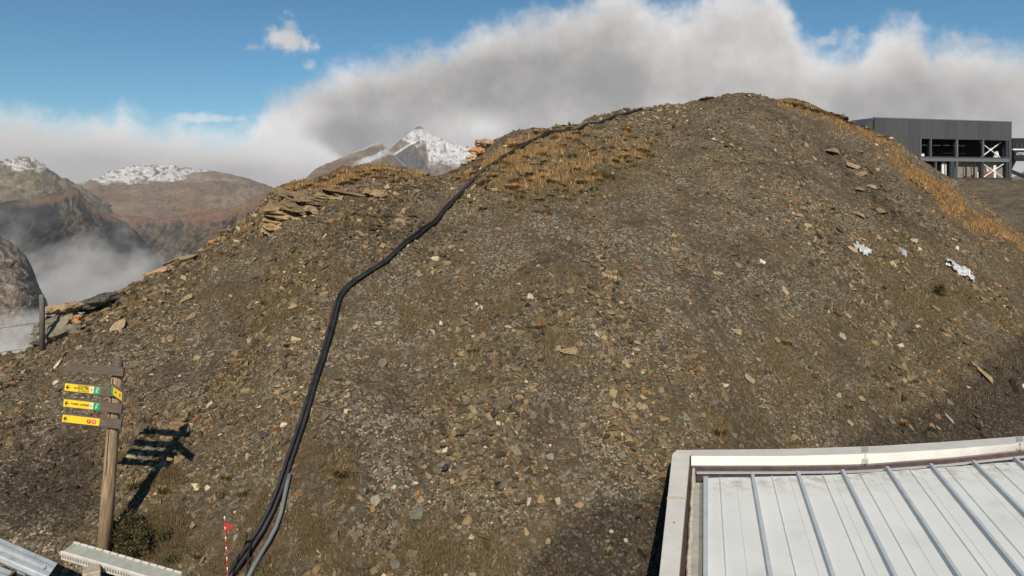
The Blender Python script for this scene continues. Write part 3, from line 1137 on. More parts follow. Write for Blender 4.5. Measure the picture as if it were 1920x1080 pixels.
boulder(118, 579, 46, 17, 0.6, 'tan', 'flat overhanging brown boulder right of the fence post on the left skyline', 1, ry=-0.10, depth=16.2)
boulder(184, 566, 60, 22, 0.8, 'dark grey', 'long dark domed boulder on the left skyline right of the overhanging one', 2, ry=-0.28, depth=16.8)
boulder(110, 614, 70, 46, 0.8, 'grey', 'big slanted grey and tan boulder below the overhanging one', 3, ry=-0.25, rz=0.3, depth=16.0)
boulder(232, 550, 34, 18, 0.5, 'tan', 'small tan rock right of the dark domed boulder', 4, ry=-0.3, depth=17.6)
boulder(145, 598, 14, 12, 0.2, 'orange', 'small orange stone wedged under the overhanging boulder', 5, depth=15.6, cuts=3)
boulder(345, 493, 60, 22, 0.7, 'olive', 'low olive rock on the left skyline between the boulders and the ledges', 6, ry=-0.3, depth=18.9)
boulder(300, 512, 40, 16, 0.5, 'tan', 'small tan rock on the skyline left of the low olive rock', 26, ry=-0.3, depth=18.4)
boulder(420, 452, 44, 16, 0.7, 'orange', 'orange brown rock on the skyline below the ledges', 7, ry=-0.3, depth=19.5)
boulder(908, 269, 26, 15, 0.5, 'tan', 'topmost tan rock of the skyline group left of the hoses', 8, depth=25.2, strata=3)
boulder(898, 284, 28, 13, 0.5, 'orange', 'middle orange rock of the skyline group left of the hoses', 9, ry=0.15, depth=25.0, strata=3)
boulder(886, 299, 24, 12, 0.5, 'pale tan', 'lowest pale tan rock of the skyline group left of the hoses', 10, depth=24.6, strata=3)

# layered ledges: slabs stacked with dark gaps under them
led = empty('rock_ledge', P(590, 390, 20), label='layered grey tan rock ledges with dark gaps on the upper left of the mound', cat='rock')
LED = [  # px, py, w, h, colour, tilt, sunk
    (520, 380, 60, 26, 'olive', -0.30, .25), (560, 372, 90, 20, 'olive', -0.22, .35), (530, 396, 66, 22, 'tan', -0.20, .25),
    (600, 374, 100, 14, 'olive', -0.16, .42), (570, 390, 80, 13, 'olive', -0.25, .3), (513, 415, 50, 16, 'tan', -0.22, .2),
    (504, 428, 30, 11, 'pale tan', -0.3, .2), (590, 393, 34, 7, 'pale tan', -0.5, .1), (655, 360, 80, 14, 'olive', -0.12, .3),
    (625, 368, 60, 12, 'tan', -0.15, .3), (700, 357, 34, 10, 'tan', -0.1, .2),
    (680, 348, 40, 9, 'olive', -0.06, .25)]
for i, (px, py, w, h, c, tl, sk_) in enumerate(LED):
    p = hit(px, py + h * 0.4)
    k = p.y / F
    me = crag_mesh(300 + i, w * k / 2, 0.62, h * k / 2 * 0.85, cuts=8, rough=0.34, strata=3.5, name='slab')
    o = bpy.data.objects.new('slab', me)
    COL.objects.link(o)
    o.parent = led
    o.location = p + Vector((0, sk_ + 0.20, 0.04)) - led.location
    o.rotation_euler = (0.12, -tl, 0.1)
    cc = CLR[c]
    o.color = (cc[0] * 1.0, cc[1] * .95, cc[2] * .88, 1)

# turf overhang on the crest with its undercut
for i, (px, py, w, h, lab) in enumerate([
        (1500, 203, 74, 17, 'brown turf-capped lump on the crest, left one of two above the undercut'),
        (1545, 219, 66, 15, 'brown turf-capped lump on the crest, right one of two above the undercut'),
        (1392, 184, 26, 9, 'small dark earth lump on the very top of the mound'),
        (1325, 189, 24, 9, 'small dark earth lump on the skyline left of the very top')]):
    boulder(px, py, w, h, 1.3, 'earth', lab, 40 + i, ry=0.27 if i < 2 else 0, strata=0, name='earth_lump',
            depth=float(np.interp(px, [a for a, b in DCR], [b for a, b in DCR])) - (1.6 if i < 2 else 0.8), cuts=9)


# ------------------------------------------------------------------ grass: single tufts and blades beyond count
def tuft_mesh(seed, n=170, name='grass_tuft'):
    r = np.random.default_rng(seed)
    a = r.uniform(0, 6.283, n)
    rad = np.sqrt(r.uniform(0, 1, n)) * 0.45
    lean = rad * 1.3 + r.uniform(0, 0.25, n)
    h = r.uniform(0.55, 1.0, n) * (1 - 0.3 * rad)
    bx, by = np.cos(a) * rad, np.sin(a) * rad
    dx, dy = np.cos(a + r.normal(0, 0.4, n)), np.sin(a + r.normal(0, 0.4, n))
    w = 0.035
    ax, ay = -dy * w, dx * w
    z0 = np.full(n, -0.15)
    v0 = np.stack([bx - ax, by - ay, z0], -1)
    v1 = np.stack([bx + ax, by + ay, z0], -1)
    mx1 = np.stack([bx + dx * lean * 0.4 + ax * .8, by + dy * lean * 0.4 + ay * .8, h * 0.7], -1)
    mx0 = np.stack([bx + dx * lean * 0.4 - ax * .8, by + dy * lean * 0.4 - ay * .8, h * 0.7], -1)
    tp = np.stack([bx + dx * lean, by + dy * lean, h * (1 - 0.3 * lean)], -1)
    V = np.stack([v0, v1, mx1, mx0, tp], 1).reshape(-1, 3)
    b = np.arange(n)[:, None] * 5
    tri = np.concatenate([b + [0, 1, 2], b + [0, 2, 3], b + [3, 2, 4]], 0)
    me = fast_mesh(name, V, tri)
    s = np.repeat(r.uniform(0.55, 1.35, n), 5)[:, None] * np.array([1, 1, 1])
    ca = me.color_attributes.new('shade', 'FLOAT_COLOR', 'POINT')
    ca.data.foreach_set('color', np.concatenate([s, np.ones((n * 5, 1))], 1).astype(np.float32).ravel())
    me.materials.append(M_TUFT)
    return me


TUFTS = [tuft_mesh(i) for i in range(5)]
TC = {'orange': (0.44, 0.265, 0.105), 'brown': (0.30, 0.205, 0.10), 'straw': (0.44, 0.32, 0.155), 'olive': (0.27, 0.215, 0.095), 'rusty': (0.33, 0.195, 0.09), 'green': (0.16, 0.17, 0.065)}
TU = [(965, 268, 32, 'orange'), (1173, 241, 24, 'orange'), (1236, 251, 18, 'brown'), (1143, 256, 16, 'rusty'), (1128, 275, 24, 'olive'),
      (1215, 268, 18, 'straw'), (1040, 257, 20, 'orange'), (1066, 257, 18, 'orange'), (1044, 274, 22, 'rusty'), (1090, 269, 16, 'rusty'),
      (1015, 287, 24, 'orange'), (1030, 290, 20, 'straw'), (986, 293, 18, 'orange'), (1073, 291, 22, 'olive'), (984, 303, 20, 'brown'),
      (1001, 306, 20, 'olive'), (946, 303, 24, 'orange'), (953, 313, 20, 'straw'), (1082, 313, 24, 'straw'), (994, 323, 22, 'brown'),
      (990, 337, 18, 'olive'), (969, 335, 26, 'rusty'), (965, 347, 28, 'orange'), (976, 357, 22, 'orange'), (973, 368, 20, 'brown'),
      (911, 337, 28, 'orange'), (926, 328, 24, 'brown'), (899, 344, 20, 'rusty'), (895, 312, 24, 'rusty'), (888, 322, 22, 'orange'),
      (888, 299, 14, 'brown'), (869, 308, 18, 'brown'), (852, 320, 22, 'orange'), (859, 332, 16, 'rusty'), (905, 388, 22, 'olive'),
      (1123, 324, 34, 'orange'), (1143, 329, 26, 'olive'), (1090, 338, 24, 'olive'), (1036, 338, 30, 'olive'), (1165, 293, 24, 'olive'),
      (1178, 300, 20, 'orange'), (1194, 294, 20, 'straw'), (1219, 291, 22, 'olive'), (1059, 356, 22, 'brown'), (1013, 371, 18, 'brown'),
      (1113, 365, 12, 'orange'), (1023, 396, 24, 'rusty'), (1048, 243, 20, 'orange'), (1069, 238, 24, 'brown'), (1007, 247, 20, 'rusty'),
      (1027, 246, 22, 'orange'), (550, 356, 22, 'rusty'), (537, 354, 14, 'brown'), (605, 335, 22, 'orange'), (640, 323, 22, 'straw'),
      (700, 317, 22, 'orange'), (726, 317, 20, 'rusty'), (752, 322, 16, 'brown'), (668, 322, 18, 'orange'), (580, 345, 20, 'olive'),
      (641, 880, 44, 'brown'), (885, 656, 24, 'rusty'), (1012, 610, 24, 'rusty'), (536, 528, 16, 'brown'), (578, 484, 14, 'olive'),
      (1350, 806, 34, 'rusty'), (927, 806, 16, 'green'), (813, 770, 12, 'rusty'), (634, 710, 16, 'olive'), (780, 772, 14, 'brown'),
      (250, 905, 34, 'olive'), (305, 915, 30, 'olive'), (425, 893, 26, 'olive'), (455, 920, 30, 'olive'), (322, 1040, 34, 'green'),
      (1475, 640, 26, 'brown'), (1240, 880, 18, 'rusty'), (1140, 1030, 26, 'olive'), (280, 1000, 28, 'brown'), (370, 1040, 24, 'olive'),
      (1660, 255, 20, 'orange'), (1470, 191, 20, 'brown'), (1484, 194, 22, 'olive'), (1498, 197, 22, 'brown'), (1512, 200, 24, 'straw'), (1526, 204, 22, 'brown'), (1540, 208, 22, 'orange'), (1554, 214, 20, 'brown'), (1625, 239, 20, 'orange'), (1595, 228, 18, 'straw'), (1570, 220, 20, 'orange'), (480, 520, 16, 'brown'),
      (575, 530, 14, 'rusty'), (1668, 724, 20, 'olive'), (1590, 760, 22, 'olive'), (1755, 545, 26, 'olive'), (1692, 790, 22, 'rusty')]
rt = random.Random(12)
TU = list(TU)
for poly_, cnt_ in ((((850, 318), (1000, 252), (1120, 232), (1250, 240), (1240, 300), (1150, 350), (1010, 400), (900, 370)), 78), (((540, 350), (640, 316), (770, 314), (800, 330), (700, 340), (600, 352)), 26)):
    xs_ = [a for a, c in poly_]
    ys_ = [c for a, c in poly_]
    m_ = 0
    while m_ < cnt_:
        x_, y_ = rt.uniform(min(xs_), max(xs_)), rt.uniform(min(ys_), max(ys_))
        if poly_mask(np.array([x_]), np.array([y_]), poly_, 2)[0] < 0.5 or min((x_ - t_[0]) ** 2 + (y_ - t_[1]) ** 2 for t_ in TU) < 90:
            continue
        m_ += 1
        TU.append((x_, y_, rt.choice([9, 11, 13, 15, 18, 21]), rt.choice(['orange', 'olive', 'olive', 'brown', 'rusty', 'straw', 'brown'])))
for i, (px, py, w, c) in enumerate(TU):
    p = hit(px, py + w * 0.22)
    o = bpy.data.objects.new('grass_tuft', TUFTS[i % 5])
    COL.objects.link(o)
    k = w / F * p.y / 1.7
    o.location = p - Vector((0, 0, k * 0.12))
    o.scale = (k, k, k * 0.85)
    o.rotation_euler = (0.15, 0, i * 1.7)
    cc = TC[c]
    o.color = (*cc, 1)
    lm = min(LM + [(965, 300, 'the upper hose end'), (1173, 241, 'the round orange tuft'), (700, 315, 'the left grassy shoulder'),
                   (1620, 240, 'the crest by the grey station')], key=lambda L: (L[0] - px) ** 2 + (L[1] - py) ** 2)
    dx, dy = px - lm[0], py - lm[1]
    vert = 'above' if dy < -14 else ('below' if dy > 14 else '')
    horiz = 'left of' if dx < -14 else ('right of' if dx > 14 else '')
    rel = (vert + ' and ' + horiz) if vert and horiz else (vert or horiz or 'at')
    szn = 'large' if w >= 26 else ('middling' if w >= 19 else 'small')
    tag(o, f"{szn} {c} tuft {rel} {lm[2]}", 'grass tuft', f"grass tufts {rel} {lm[2]}")


def blades(polys, n, hgt, cols, seed, name, label, wid=0.007, spread=0.5):
    """blades of grass over areas of the mound: one object"""
    r = np.random.default_rng(seed)
    bx, by = [], []
    for poly, wgt in polys:
        p = np.array(poly, float)
        x0, y0 = p.min(0) - 45
        x1, y1 = p.max(0) + 45
        m = int(n * wgt * min(1.0, (x1 - x0) * (y1 - y0) / 90000.0 + 0.12))
        px, py = r.uniform(x0, x1, m * 2), r.uniform(y0, y1, m * 2)
        inside = poly_mask(px, py, poly, 16 if hgt > 0.1 else 60) > r.uniform(0.25, 1.0, m * 2)
        px, py = px[inside][:m], py[inside][:m]
        # march all rays
        u = (px - CX) / F
        t = (HY - py) / F
        dcol = np.full(len(px), np.nan)
        prev = None
        for d in np.linspace(8.5, 36, 430):
            g = base_height(u * d, np.full(len(u), d))
            hitm = (g >= H + t * d) & np.isnan(dcol)
            dcol[hitm] = d
        ok = ~np.isnan(dcol)
        bx.append(u[ok] * dcol[ok])
        by.append(dcol[ok])
    x, y = np.concatenate(bx), np.concatenate(by)
    x = x + r.normal(0, 0.05, len(x))
    y = y + r.normal(0, 0.05, len(y))
    cl = fbm(x / 0.35, y / 0.35, seed + 5, 3)
    k = (cl + 0.5 * fbm(x / 0.9, y / 0.9, seed + 9, 3)) > (r.uniform(-0.35, 0.40, len(x)) if hgt > 0.1 else r.uniform(-0.15, 0.50, len(x)))
    x, y, cl = x[k], y[k], cl[k]
    z = height(x, y)
    m = len(x)
    h = hgt * r.uniform(0.5, 1.1, m) * (0.8 + 0.6 * np.clip(cl, -0.5, 1))
    a = r.uniform(0, 6.283, m)
    ld = r.uniform(0.2, 1.0, m) * spread
    yaw = r.uniform(0, 3.14, m)
    w = wid * (0.7 + y / 16)
    ax, ay = np.cos(yaw) * w, np.sin(yaw) * w * 0.5
    v0 = np.stack([x - ax, y - ay, z - 0.02], -1)
    v1 = np.stack([x + ax, y + ay, z - 0.02], -1)
    v2 = np.stack([x + np.cos(a) * ld * h, y + np.sin(a) * ld * h - 0.2 * h, z + h], -1)
    V = np.stack([v0, v1, v2], 1).reshape(-1, 3)
    me = fast_mesh(name, V, np.arange(m * 3).reshape(-1, 3))
    cols = np.array(cols)
    ci = r.integers(0, len(cols), m)
    c = cols[ci] * r.uniform(0.7, 1.3, (m, 1))
    c = np.repeat(c, 3, 0)
    ca = me.color_attributes.new('col', 'FLOAT_COLOR', 'POINT')
    ca.data.foreach_set('color', np.concatenate([c, np.ones((len(c), 1))], 1).astype(np.float32).ravel())
    o = link(name, me, M_GRASS)
    return tag(o, label, 'grass', kind='stuff')


ORA = [(0.38, 0.21, 0.08), (0.30, 0.155, 0.055), (0.42, 0.28, 0.13), (0.20, 0.12, 0.055), (0.26, 0.195, 0.085)]
OLV = [(0.135, 0.108, 0.056), (0.19, 0.135, 0.07), (0.085, 0.082, 0.038), (0.17, 0.108, 0.058), (0.22, 0.165, 0.095)]
blades([(p, a) for p, a in DRY_POLYS], 46000, 0.13, ORA, 5, 'dry_grass', 'dry orange grass in bands over the ridge and shoulders of the mound', wid=0.010)
blades([(p, a) for p, a in MOSS_POLYS], 110000, 0.07, OLV, 6, 'low_grass', 'low olive grass and moss in patches over the foot and right side of the mound')


# ------------------------------------------------------------------ signpost
m_px = 10.8 / F
pb = hit(194, 1047)
pb_d = pb.y
top_pt = P(222, 668, pb_d + 0.12)
axis = (top_pt - pb)
LEN = axis.length
ez = axis.normalized()
ex = Vector((1, 0.0, 0)) - ez * ez.x
ex.normalize()
ey = ez.cross(ex)
Msign = Matrix((ex, ey, ez)).transposed().to_4x4()
sign = empty('signpost', pb, label='wooden hiking signpost with yellow plates on four of five boards, on the left', cat='signpost')
sign.rotation_euler = Msign.to_euler()
q = LEN / 383.0      # metres per photo pixel along the post
b = MB()
b.tube([(0, 0, -0.35), (0, 0, LEN * 0.35), (0, 0, LEN * 0.8), (0.005, 0, LEN - 0.26)], [13.0 * q, 12.0 * q, 10.5 * q, 10 * q], 20)
post = b.build('post', M_WOOD_POST, sign, smooth=True)
b = MB()
b.tube([(0.008, 0, LEN - 0.262), (0.010, 0, LEN - 0.10), (0.012, 0, LEN)], [9.9 * q, 8.5 * q, 4.0 * q], 16)
b.build('post_tip', M_WOOD_GREY, sign, smooth=True)
# split cracks in the post
b = MB()
b.box(-0.014, -0.006, -12.4 * q, -0.05, 1.2, LEN - 0.3)
b.build('crack', M_BLACKP, sign)


def text_mesh(txt, size, depth=0.0):
    cu = bpy.data.curves.new('t', 'FONT')
    cu.body = txt
    cu.size = size
    cu.align_x = 'CENTER'
    cu.align_y = 'CENTER'
    cu.extrude = depth
    ob = bpy.data.objects.new('t', cu)
    COL.objects.link(ob)
    dg = bpy.context.evaluated_depsgraph_get()
    me = bpy.data.meshes.new_from_object(ob.evaluated_get(dg))
    bpy.data.objects.remove(ob)
    bpy.data.curves.remove(cu)
    return me


def lettering(txt, size, mat, parent, loc, rot, name='lettering', sx=1.0):
    me = text_mesh(txt, size, 0.0015)
    me.materials.clear()
    me.materials.append(mat)
    o = bpy.data.objects.new(name, me)
    COL.objects.link(o)
    o.parent = parent
    o.location = loc
    o.rotation_euler = rot
    o.scale = (sx, 1, 1)
    return o


FR = (math.radians(90), 0, 0)
rp = 12.5 * q
yb = -rp - 0.022          # board centre plane, in front of the post
# plain top board
b = MB()
b.hexa([(-95 * q, yb - .02, LEN - 40 * q), (21 * q, yb - .02, LEN - 40 * q), (21 * q, yb + .02, LEN - 40 * q), (-95 * q, yb + .02, LEN - 40 * q),
        (-88 * q, yb - .02, LEN - 24 * q), (21 * q, yb - .02, LEN - 24 * q), (21 * q, yb + .02, LEN - 24 * q), (-88 * q, yb + .02, LEN - 24 * q)])
o = b.build('board', M_WOOD_GREY, sign, bevel=0.004)
tag(o, 'blank weathered grey topmost board')


def tilt_board(bo, z, deg=3.4):
    a_t = math.radians(deg)
    bo.rotation_euler = (0, a_t, 0)
    bo.location = (-math.sin(a_t) * z, 0, (1 - math.cos(a_t)) * z)


tilt_board(o, LEN - 32 * q, 1.8)
o.location.z += 7 * q


def plate_board(zc, x0, x1, px1, kind):
    b = MB()
    b.box(x0 * q, x1 * q, yb - .02, yb + .02, (zc - 8.5) * q, (zc + 8.5) * q)
    bd = b.build('board', M_WOOD_GREY, sign, bevel=0.004)
    tilt_board(bd, zc * q)
    b = MB()
    yp = yb - .0225
    b.box((x0 + 3) * q, px1 * q, yp - .0015, yp + .0015, (zc - 6.8) * q, (zc + 6.8) * q)
    pl = b.build('plate', M_YELLOW, bd)
    yf = yp - .0042
    # arrow
    b = MB()
    ax_ = (x0 + 6) * q
    zz = zc * q
    b.bar((ax_ + .004, yf, zz), (ax_ + 7 * q, yf, zz), .003, .012, up=(0, 0, 1))
    b.bar((ax_, yf, zz), (ax_ + 4 * q, yf, zz + 3.9 * q), .003, .011, up=(0, 0, 1))
    b.bar((ax_, yf, zz), (ax_ + 4 * q, yf, zz - 3.9 * q), .003, .011, up=(0, 0, 1))
    b.build('arrow', M_BLACKP, bd)
    if kind in (1, 2):
        b = MB()
        b.box((px1 - 13) * q, px1 * q, yp - .003, yp - .002, (zc - 6.8) * q, (zc + 6.8) * q)
        b.build('green_square', M_GREEN, bd)
        b = MB()
        b.box((px1 - 20.5) * q, (px1 - 14) * q, yp - .003, yp - .002, (zc - 4.8) * q, (zc + 4.8) * q)
        b.build('white_square', M_WHITEP, bd)
        lettering('R' if kind == 1 else 'P', 7.5 * q, M_WHITEPRINT, bd, ((px1 - 7) * q, yf - .001, (zc - 2.8) * q), FR)
        lettering('22' if kind == 1 else '4', 6.5 * q, M_WHITEPRINT, bd, ((px1 - 6) * q, yf - .001, (zc + 3) * q), FR)
        lettering('k', 6.5 * q, M_BLACKP, bd, ((px1 - 17.2) * q, yf - .001, zc * q), FR)
    if kind == 1:
        lettering('TOUVIERE', 4.4 * q, M_BLACKP, bd, ((px1 - 34) * q, yf, (zc + 4) * q), FR)
        lettering('ROC DES LACS - TREPT', 4.4 * q, M_BLACKP, bd, ((px1 - 37) * q, yf, (zc + 0.2) * q), FR, sx=0.62)
        lettering('LE COLLET', 4.4 * q, M_BLACKP, bd, ((px1 - 32) * q, yf, (zc - 4.2) * q), FR)
    if kind == 2:
        lettering('TOVIERE - LE FORNET', 4.6 * q, M_BLACKP, bd, ((px1 - 38) * q, yf, zc * q), FR, sx=0.8)
    if kind == 3:
        for cx0, tx in ((px1 - 20, '7'), (px1 - 10.5, '10')):
            b = MB()
            b.tube([(cx0 * q, yp - .0045, zc * q - .003), (cx0 * q, yp - .002, zc * q - .003)], 4.3 * q, 20)
            b.build('red_disc', M_RED, bd)
            lettering(tx, 6.5 * q, M_WHITEPRINT, bd, (cx0 * q, yf - .002, zc * q - .003), FR, sx=0.9)


plate_board(LEN / q - 64, -91, 21, -19, 1)
plate_board(LEN / q - 94, -91, 23, -18, 2)
plate_board(LEN / q - 123, -91, 24, -17, 3)
# board pointing towards the camera on the right
za = (LEN / q - 58) * q
angl = math.radians(-46)
arm = MB()
arm.box(-0.06, 0.56, -.02, .02, -8.8 * q, 8.8 * q)
ao = arm.build('board', M_WOOD_GREY, sign, bevel=0.004)
ao.location = (0.03, -rp - 0.055, za)
ao.rotation_euler = (0, 0, angl)
tag(ao, 'board pointing towards the camera on the right')
b = MB(); b.box(0.02, 0.50, -.0245, -.0215, -7 * q, 7 * q); b.build('plate', M_YELLOW, ao)
b = MB(); b.box(0.02, 0.11, -.0265, -.025, -7 * q, 7 * q); b.build('green_square', M_GREEN, ao)
lettering('19', 9 * q, M_RED, ao, (0.42, -.0275, 0), FR)
lettering('LES', 5 * q, M_BLACKP, ao, (0.24, -.0275, 0.004), FR)

# ------------------------------------------------------------------ shrub beside the post
M_LEAF = mat_vcol('shrub_leaves')


def shrub(px, py, w, h, seed, label, n=2600, cols=((0.075, 0.062, 0.03), (0.045, 0.045, 0.02), (0.12, 0.09, 0.04), (0.06, 0.07, 0.025)), leaf=0.016, dpt=None):
    p = hit(px, py)
    s = empty('shrub', p, label=label, cat='shrub')
    r = np.random.default_rng(seed)
    rx = w / F * p.y / 2
    rz_ = h / F * p.y
    cl = r.normal(0, 1, (26, 3)) * [rx * 0.45, rx * 0.4, rz_ * 0.22] + [0, 0, rz_ * 0.45]
    ci = r.integers(0, 26, n)
    c = cl[ci] + r.normal(0, 1, (n, 3)) * [rx * 0.17, rx * 0.17, rz_ * 0.12]
    c[:, 2] = np.maximum(c[:, 2], 0.01 + 0.4 * c[:, 1])
    d1 = r.normal(0, 1, (n, 3)); d1 /= np.linalg.norm(d1, axis=1)[:, None]
    d2 = np.cross(d1, r.normal(0, 1, (n, 3))); d2 /= np.linalg.norm(d2, axis=1)[:, None]
    ls = leaf * r.uniform(0.6, 1.5, (n, 1))
    V = np.stack([c - d1 * ls, c + d2 * ls * 0.45, c + d1 * ls, c - d2 * ls * 0.45], 1).reshape(-1, 3)
    me = fast_mesh('foliage', V, np.arange(n * 4).reshape(-1, 4))
    col = np.array(cols)[r.integers(0, len(cols), n)] * r.uniform(0.7, 1.3, (n, 1))
    col = np.repeat(col, 4, 0)
    ca = me.color_attributes.new('col', 'FLOAT_COLOR', 'POINT')
    ca.data.foreach_set('color', np.concatenate([col, np.ones((n * 4, 1))], 1).astype(np.float32).ravel())
    link('foliage', me, M_LEAF, s)
    b = MB()
    for i in range(14):
        t = cl[i]
        b.tube([(t[0] * .1, t[1] * .1, -0.05), (t[0] * .6, t[1] * .6, t[2] * .5), tuple(t)], [0.007, 0.005, 0.002], 4, caps=False)
    b.build('branches', M_WOOD_GREY, s)
    return s


shrub(244, 1030, 84, 64, 3, 'dark low shrub with dry brown leaves right of the foot of the signpost', n=6500)
shrub(222, 1062, 50, 30, 8, 'small brown shrub at the very foot of the signpost behind the grating', n=2200)
shrub(1765, 556, 26, 26, 5, 'small dark shrub on the slope between the two plastic sheets', n=900, leaf=0.022)

# ------------------------------------------------------------------ hoses
HP = [(1204, 208), (1190, 211), (1150, 221), (1100, 236), (1050, 250), (1010, 263), (975, 281), (940, 305), (900, 328), (880, 348), (860, 370),
      (830, 400), (790, 438), (750, 470), (710, 505), (670, 530), (645, 545), (635, 560), (624, 610), (608, 665), (590, 720), (575, 775), (555, 835),
      (535, 890), (524, 935), (513, 968), (494, 1005), (464, 1040), (434, 1078), (415, 1105)]


def resample(pts, step):
    pts = [Vector(p) for p in pts]
    out = [pts[0]]
    for a, c in zip(pts[:-1], pts[1:]):
        n = max(1, int((c - a).length / step))
        for i in range(1, n + 1):
            out.append(a.lerp(c, i / n))
    return out


def smooth_path(pts, it=6):
    for _ in range(it):
        q_ = [pts[0]] + [(pts[i - 1] + pts[i] * 2 + pts[i + 1]) / 4 for i in range(1, len(pts) - 1)] + [pts[-1]]
        pts = q_
    return pts


def ground_path(pixels, r, off=0.0, bury=0.0, wob=0.0, seed=0):
    base = [hit(x, y) for x, y in pixels]
    base = [Vector((p.x, p.y, 0)) for p in base]
    base = smooth_path(resample(base, 0.14), 1)
    out = []
    for i, p in enumerate(base):
        d = base[min(i + 1, len(base) - 1)] - base[max(i - 1, 0)]
        s = Vector((d.y, -d.x, 0)).normalized()
        w_ = wob * (math.sin(i * 0.13 + seed) + 0.6 * math.sin(i * 0.31 + seed * 2))
        x, y = p.x + s.x * (off + w_), p.y + s.y * (off + w_)
        z = max(ground(x, y), ground(x + .03, y - .05), ground(x - .03, y + .05)) + r * (0.95 - bury) + 0.012 + 0.035 * float(sstep(p.y, 15, 24))
        out.append(Vector((x, y, z)))
    return smooth_path(out, 2)


for off, sd, lab in ((-0.031, 0, 'left-hand one of the two black hoses running down the mound'),
                     (0.031, 2.3, 'right-hand one of the two black hoses running down the mound')):
    pth = ground_path(HP, 0.031, off, wob=0.006, seed=sd)
    o = MB().tube(pth, 0.031, 10).build('hose', M_RUBBER, smooth=True)
    tag(o, lab, 'hose', 'black hoses on the mound')
GP = [(541, 900), (532, 925), (528, 950), (528, 975), (521, 1000), (505, 1022), (484, 1046), (470, 1070), (458, 1100)]
o = MB().tube(ground_path(GP, 0.032, -0.02), 0.032, 10).build('hose', M_GREYHOSE, smooth=True)
tag(o, 'short grey hose bending away to the right of the black hoses at the bottom', 'hose')
cp = [P(476, 1005, 10.4), P(473, 1030, 10.25), P(468, 1060, 10.1), P(465, 1090, 10.0)]
o = MB().tube([hit(476, 1008) + Vector((0, -.05, .03)), hit(474, 1030) + Vector((0, -.1, .12)), hit(469, 1056) + Vector((0, -.1, .08)), hit(465, 1085) + Vector((0, -.05, .02))], 0.012, 6).build('rope', M_BLACKP, smooth=True)
tag(o, 'thin black rope tied round the black hoses and hanging down at the bottom', 'rope')

# ------------------------------------------------------------------ marker pole
mb = P(428, 1095, 9.85)
mt = P(421, 968, 9.9)
mk = empty('marker_pole', mb, label='thin red and white marker pole with red ribbon, left of the hoses', cat='marker pole')
dv = mt - mb
nseg = 20
for i in range(nseg):
    a, c = dv * (i / nseg), dv * ((i + 1) / nseg)
    o = MB().tube([a, c], 0.009, 8).build('band', M_REDP if i % 3 != 1 else M_WHITEP, mk, smooth=True)
    if i % 3 == 1: o['label'] = 'white band'
rb = MB()
t0 = dv * 0.86
for k in range(4):
    aa = k * 0.9
    rb.hexa([t0 + Vector((0.01, -.012, -.03)), t0 + Vector((0.07 + .02 * k, -.03 - .01 * k, -.05 + .015 * k)), t0 + Vector((0.06 + .02 * k, -.026 - .01 * k, -.01 + .012 * k)), t0 + Vector((0.012, -.010, .03)),
             t0 + Vector((0.01, -.016, -.03)), t0 + Vector((0.07 + .02 * k, -.034 - .01 * k, -.05 + .015 * k)), t0 + Vector((0.06 + .02 * k, -.030 - .01 * k, -.01 + .012 * k)), t0 + Vector((0.012, -.014, .03))])
rb.build('ribbon', M_REDP, mk)


# ------------------------------------------------------------------ steel beams and grating, bottom left
def beam(a, c, wpx, label):
    """galvanised guard beam: two flats with a raised rounded rib"""
    a, c = Vector(a), Vector(c)
    e = empty('steel_beam', a, label=label, cat='beam')
    d = (c - a)
    L = d.length
    d.normalize()
    s = d.cross(Vector((0, -0.55, 1)).normalized()).normalized()     # across the beam
    n = s.cross(d)
    if n.z < 0:
        n = -n
    w = wpx
    prof_ = [(-0.5, -0.05), (-0.5, 0.01), (-0.30, 0.02), (-0.22, 0.055), (-0.10, 0.06), (-0.03, 0.02), (0.05, 0.015), (0.10, 0.05), (0.26, 0.055), (0.34, 0.02), (0.5, 0.01), (0.5, -0.05)]
    vs, fs = [], []
    m = len(prof_)
    for t in (0, L):
        for (x, z) in prof_:
            vs.append(tuple(d * t + s * (x * w) + n * (z * w * 1.6)))
        for (x, z) in prof_:
            vs.append(tuple(d * t + s * (x * w) + n * ((z - 0.02) * w * 1.6)))
    mm = 2 * m
    for i in range(m - 1):
        fs.append((i, i + 1, mm + i + 1, mm + i))
        fs.append((m + i + 1, m + i, mm + m + i, mm + m + i + 1))
        fs.append((i, m + i, m + i + 1, i + 1))
        fs.append((mm + i + 1, mm + m + i + 1, mm + m + i, mm + i))
    fs.append((0, mm, mm + m, m))
    fs.append((m - 1, 2 * m - 1, mm + 2 * m - 1, mm + m - 1))
    b = MB()
    b.v, b.f = vs, fs
    b.build('rail', M_GALV, e)
    b = MB()
    b.tube([d * (L - 0.10) + n * 0.10 * w * 1.6 - s * 0.02 * w, d * (L - 0.10) - n * 0.1], 0.018, 8)
    b.build('bolt', M_GALV, e)
    for t in (0.25, L - 0.35):
        b = MB()
        p0 = d * t
        b.bar(p0 - n * 0.03, Vector((p0.x, p0.y, -a.z - 0.05)), 0.10, 0.08, up=(0, 1, 0))
        b.build('leg', M_GALV, e)
    return e


beam(P(-170, 958, 8.6), P(96, 1073, 8.9), 0.235, 'upper galvanised steel beam entering at the left border, bottom left')
beam(P(-170, 1020, 8.0), P(8, 1090, 8.1), 0.235, 'lower galvanised steel beam showing only its edge in the bottom left corner')

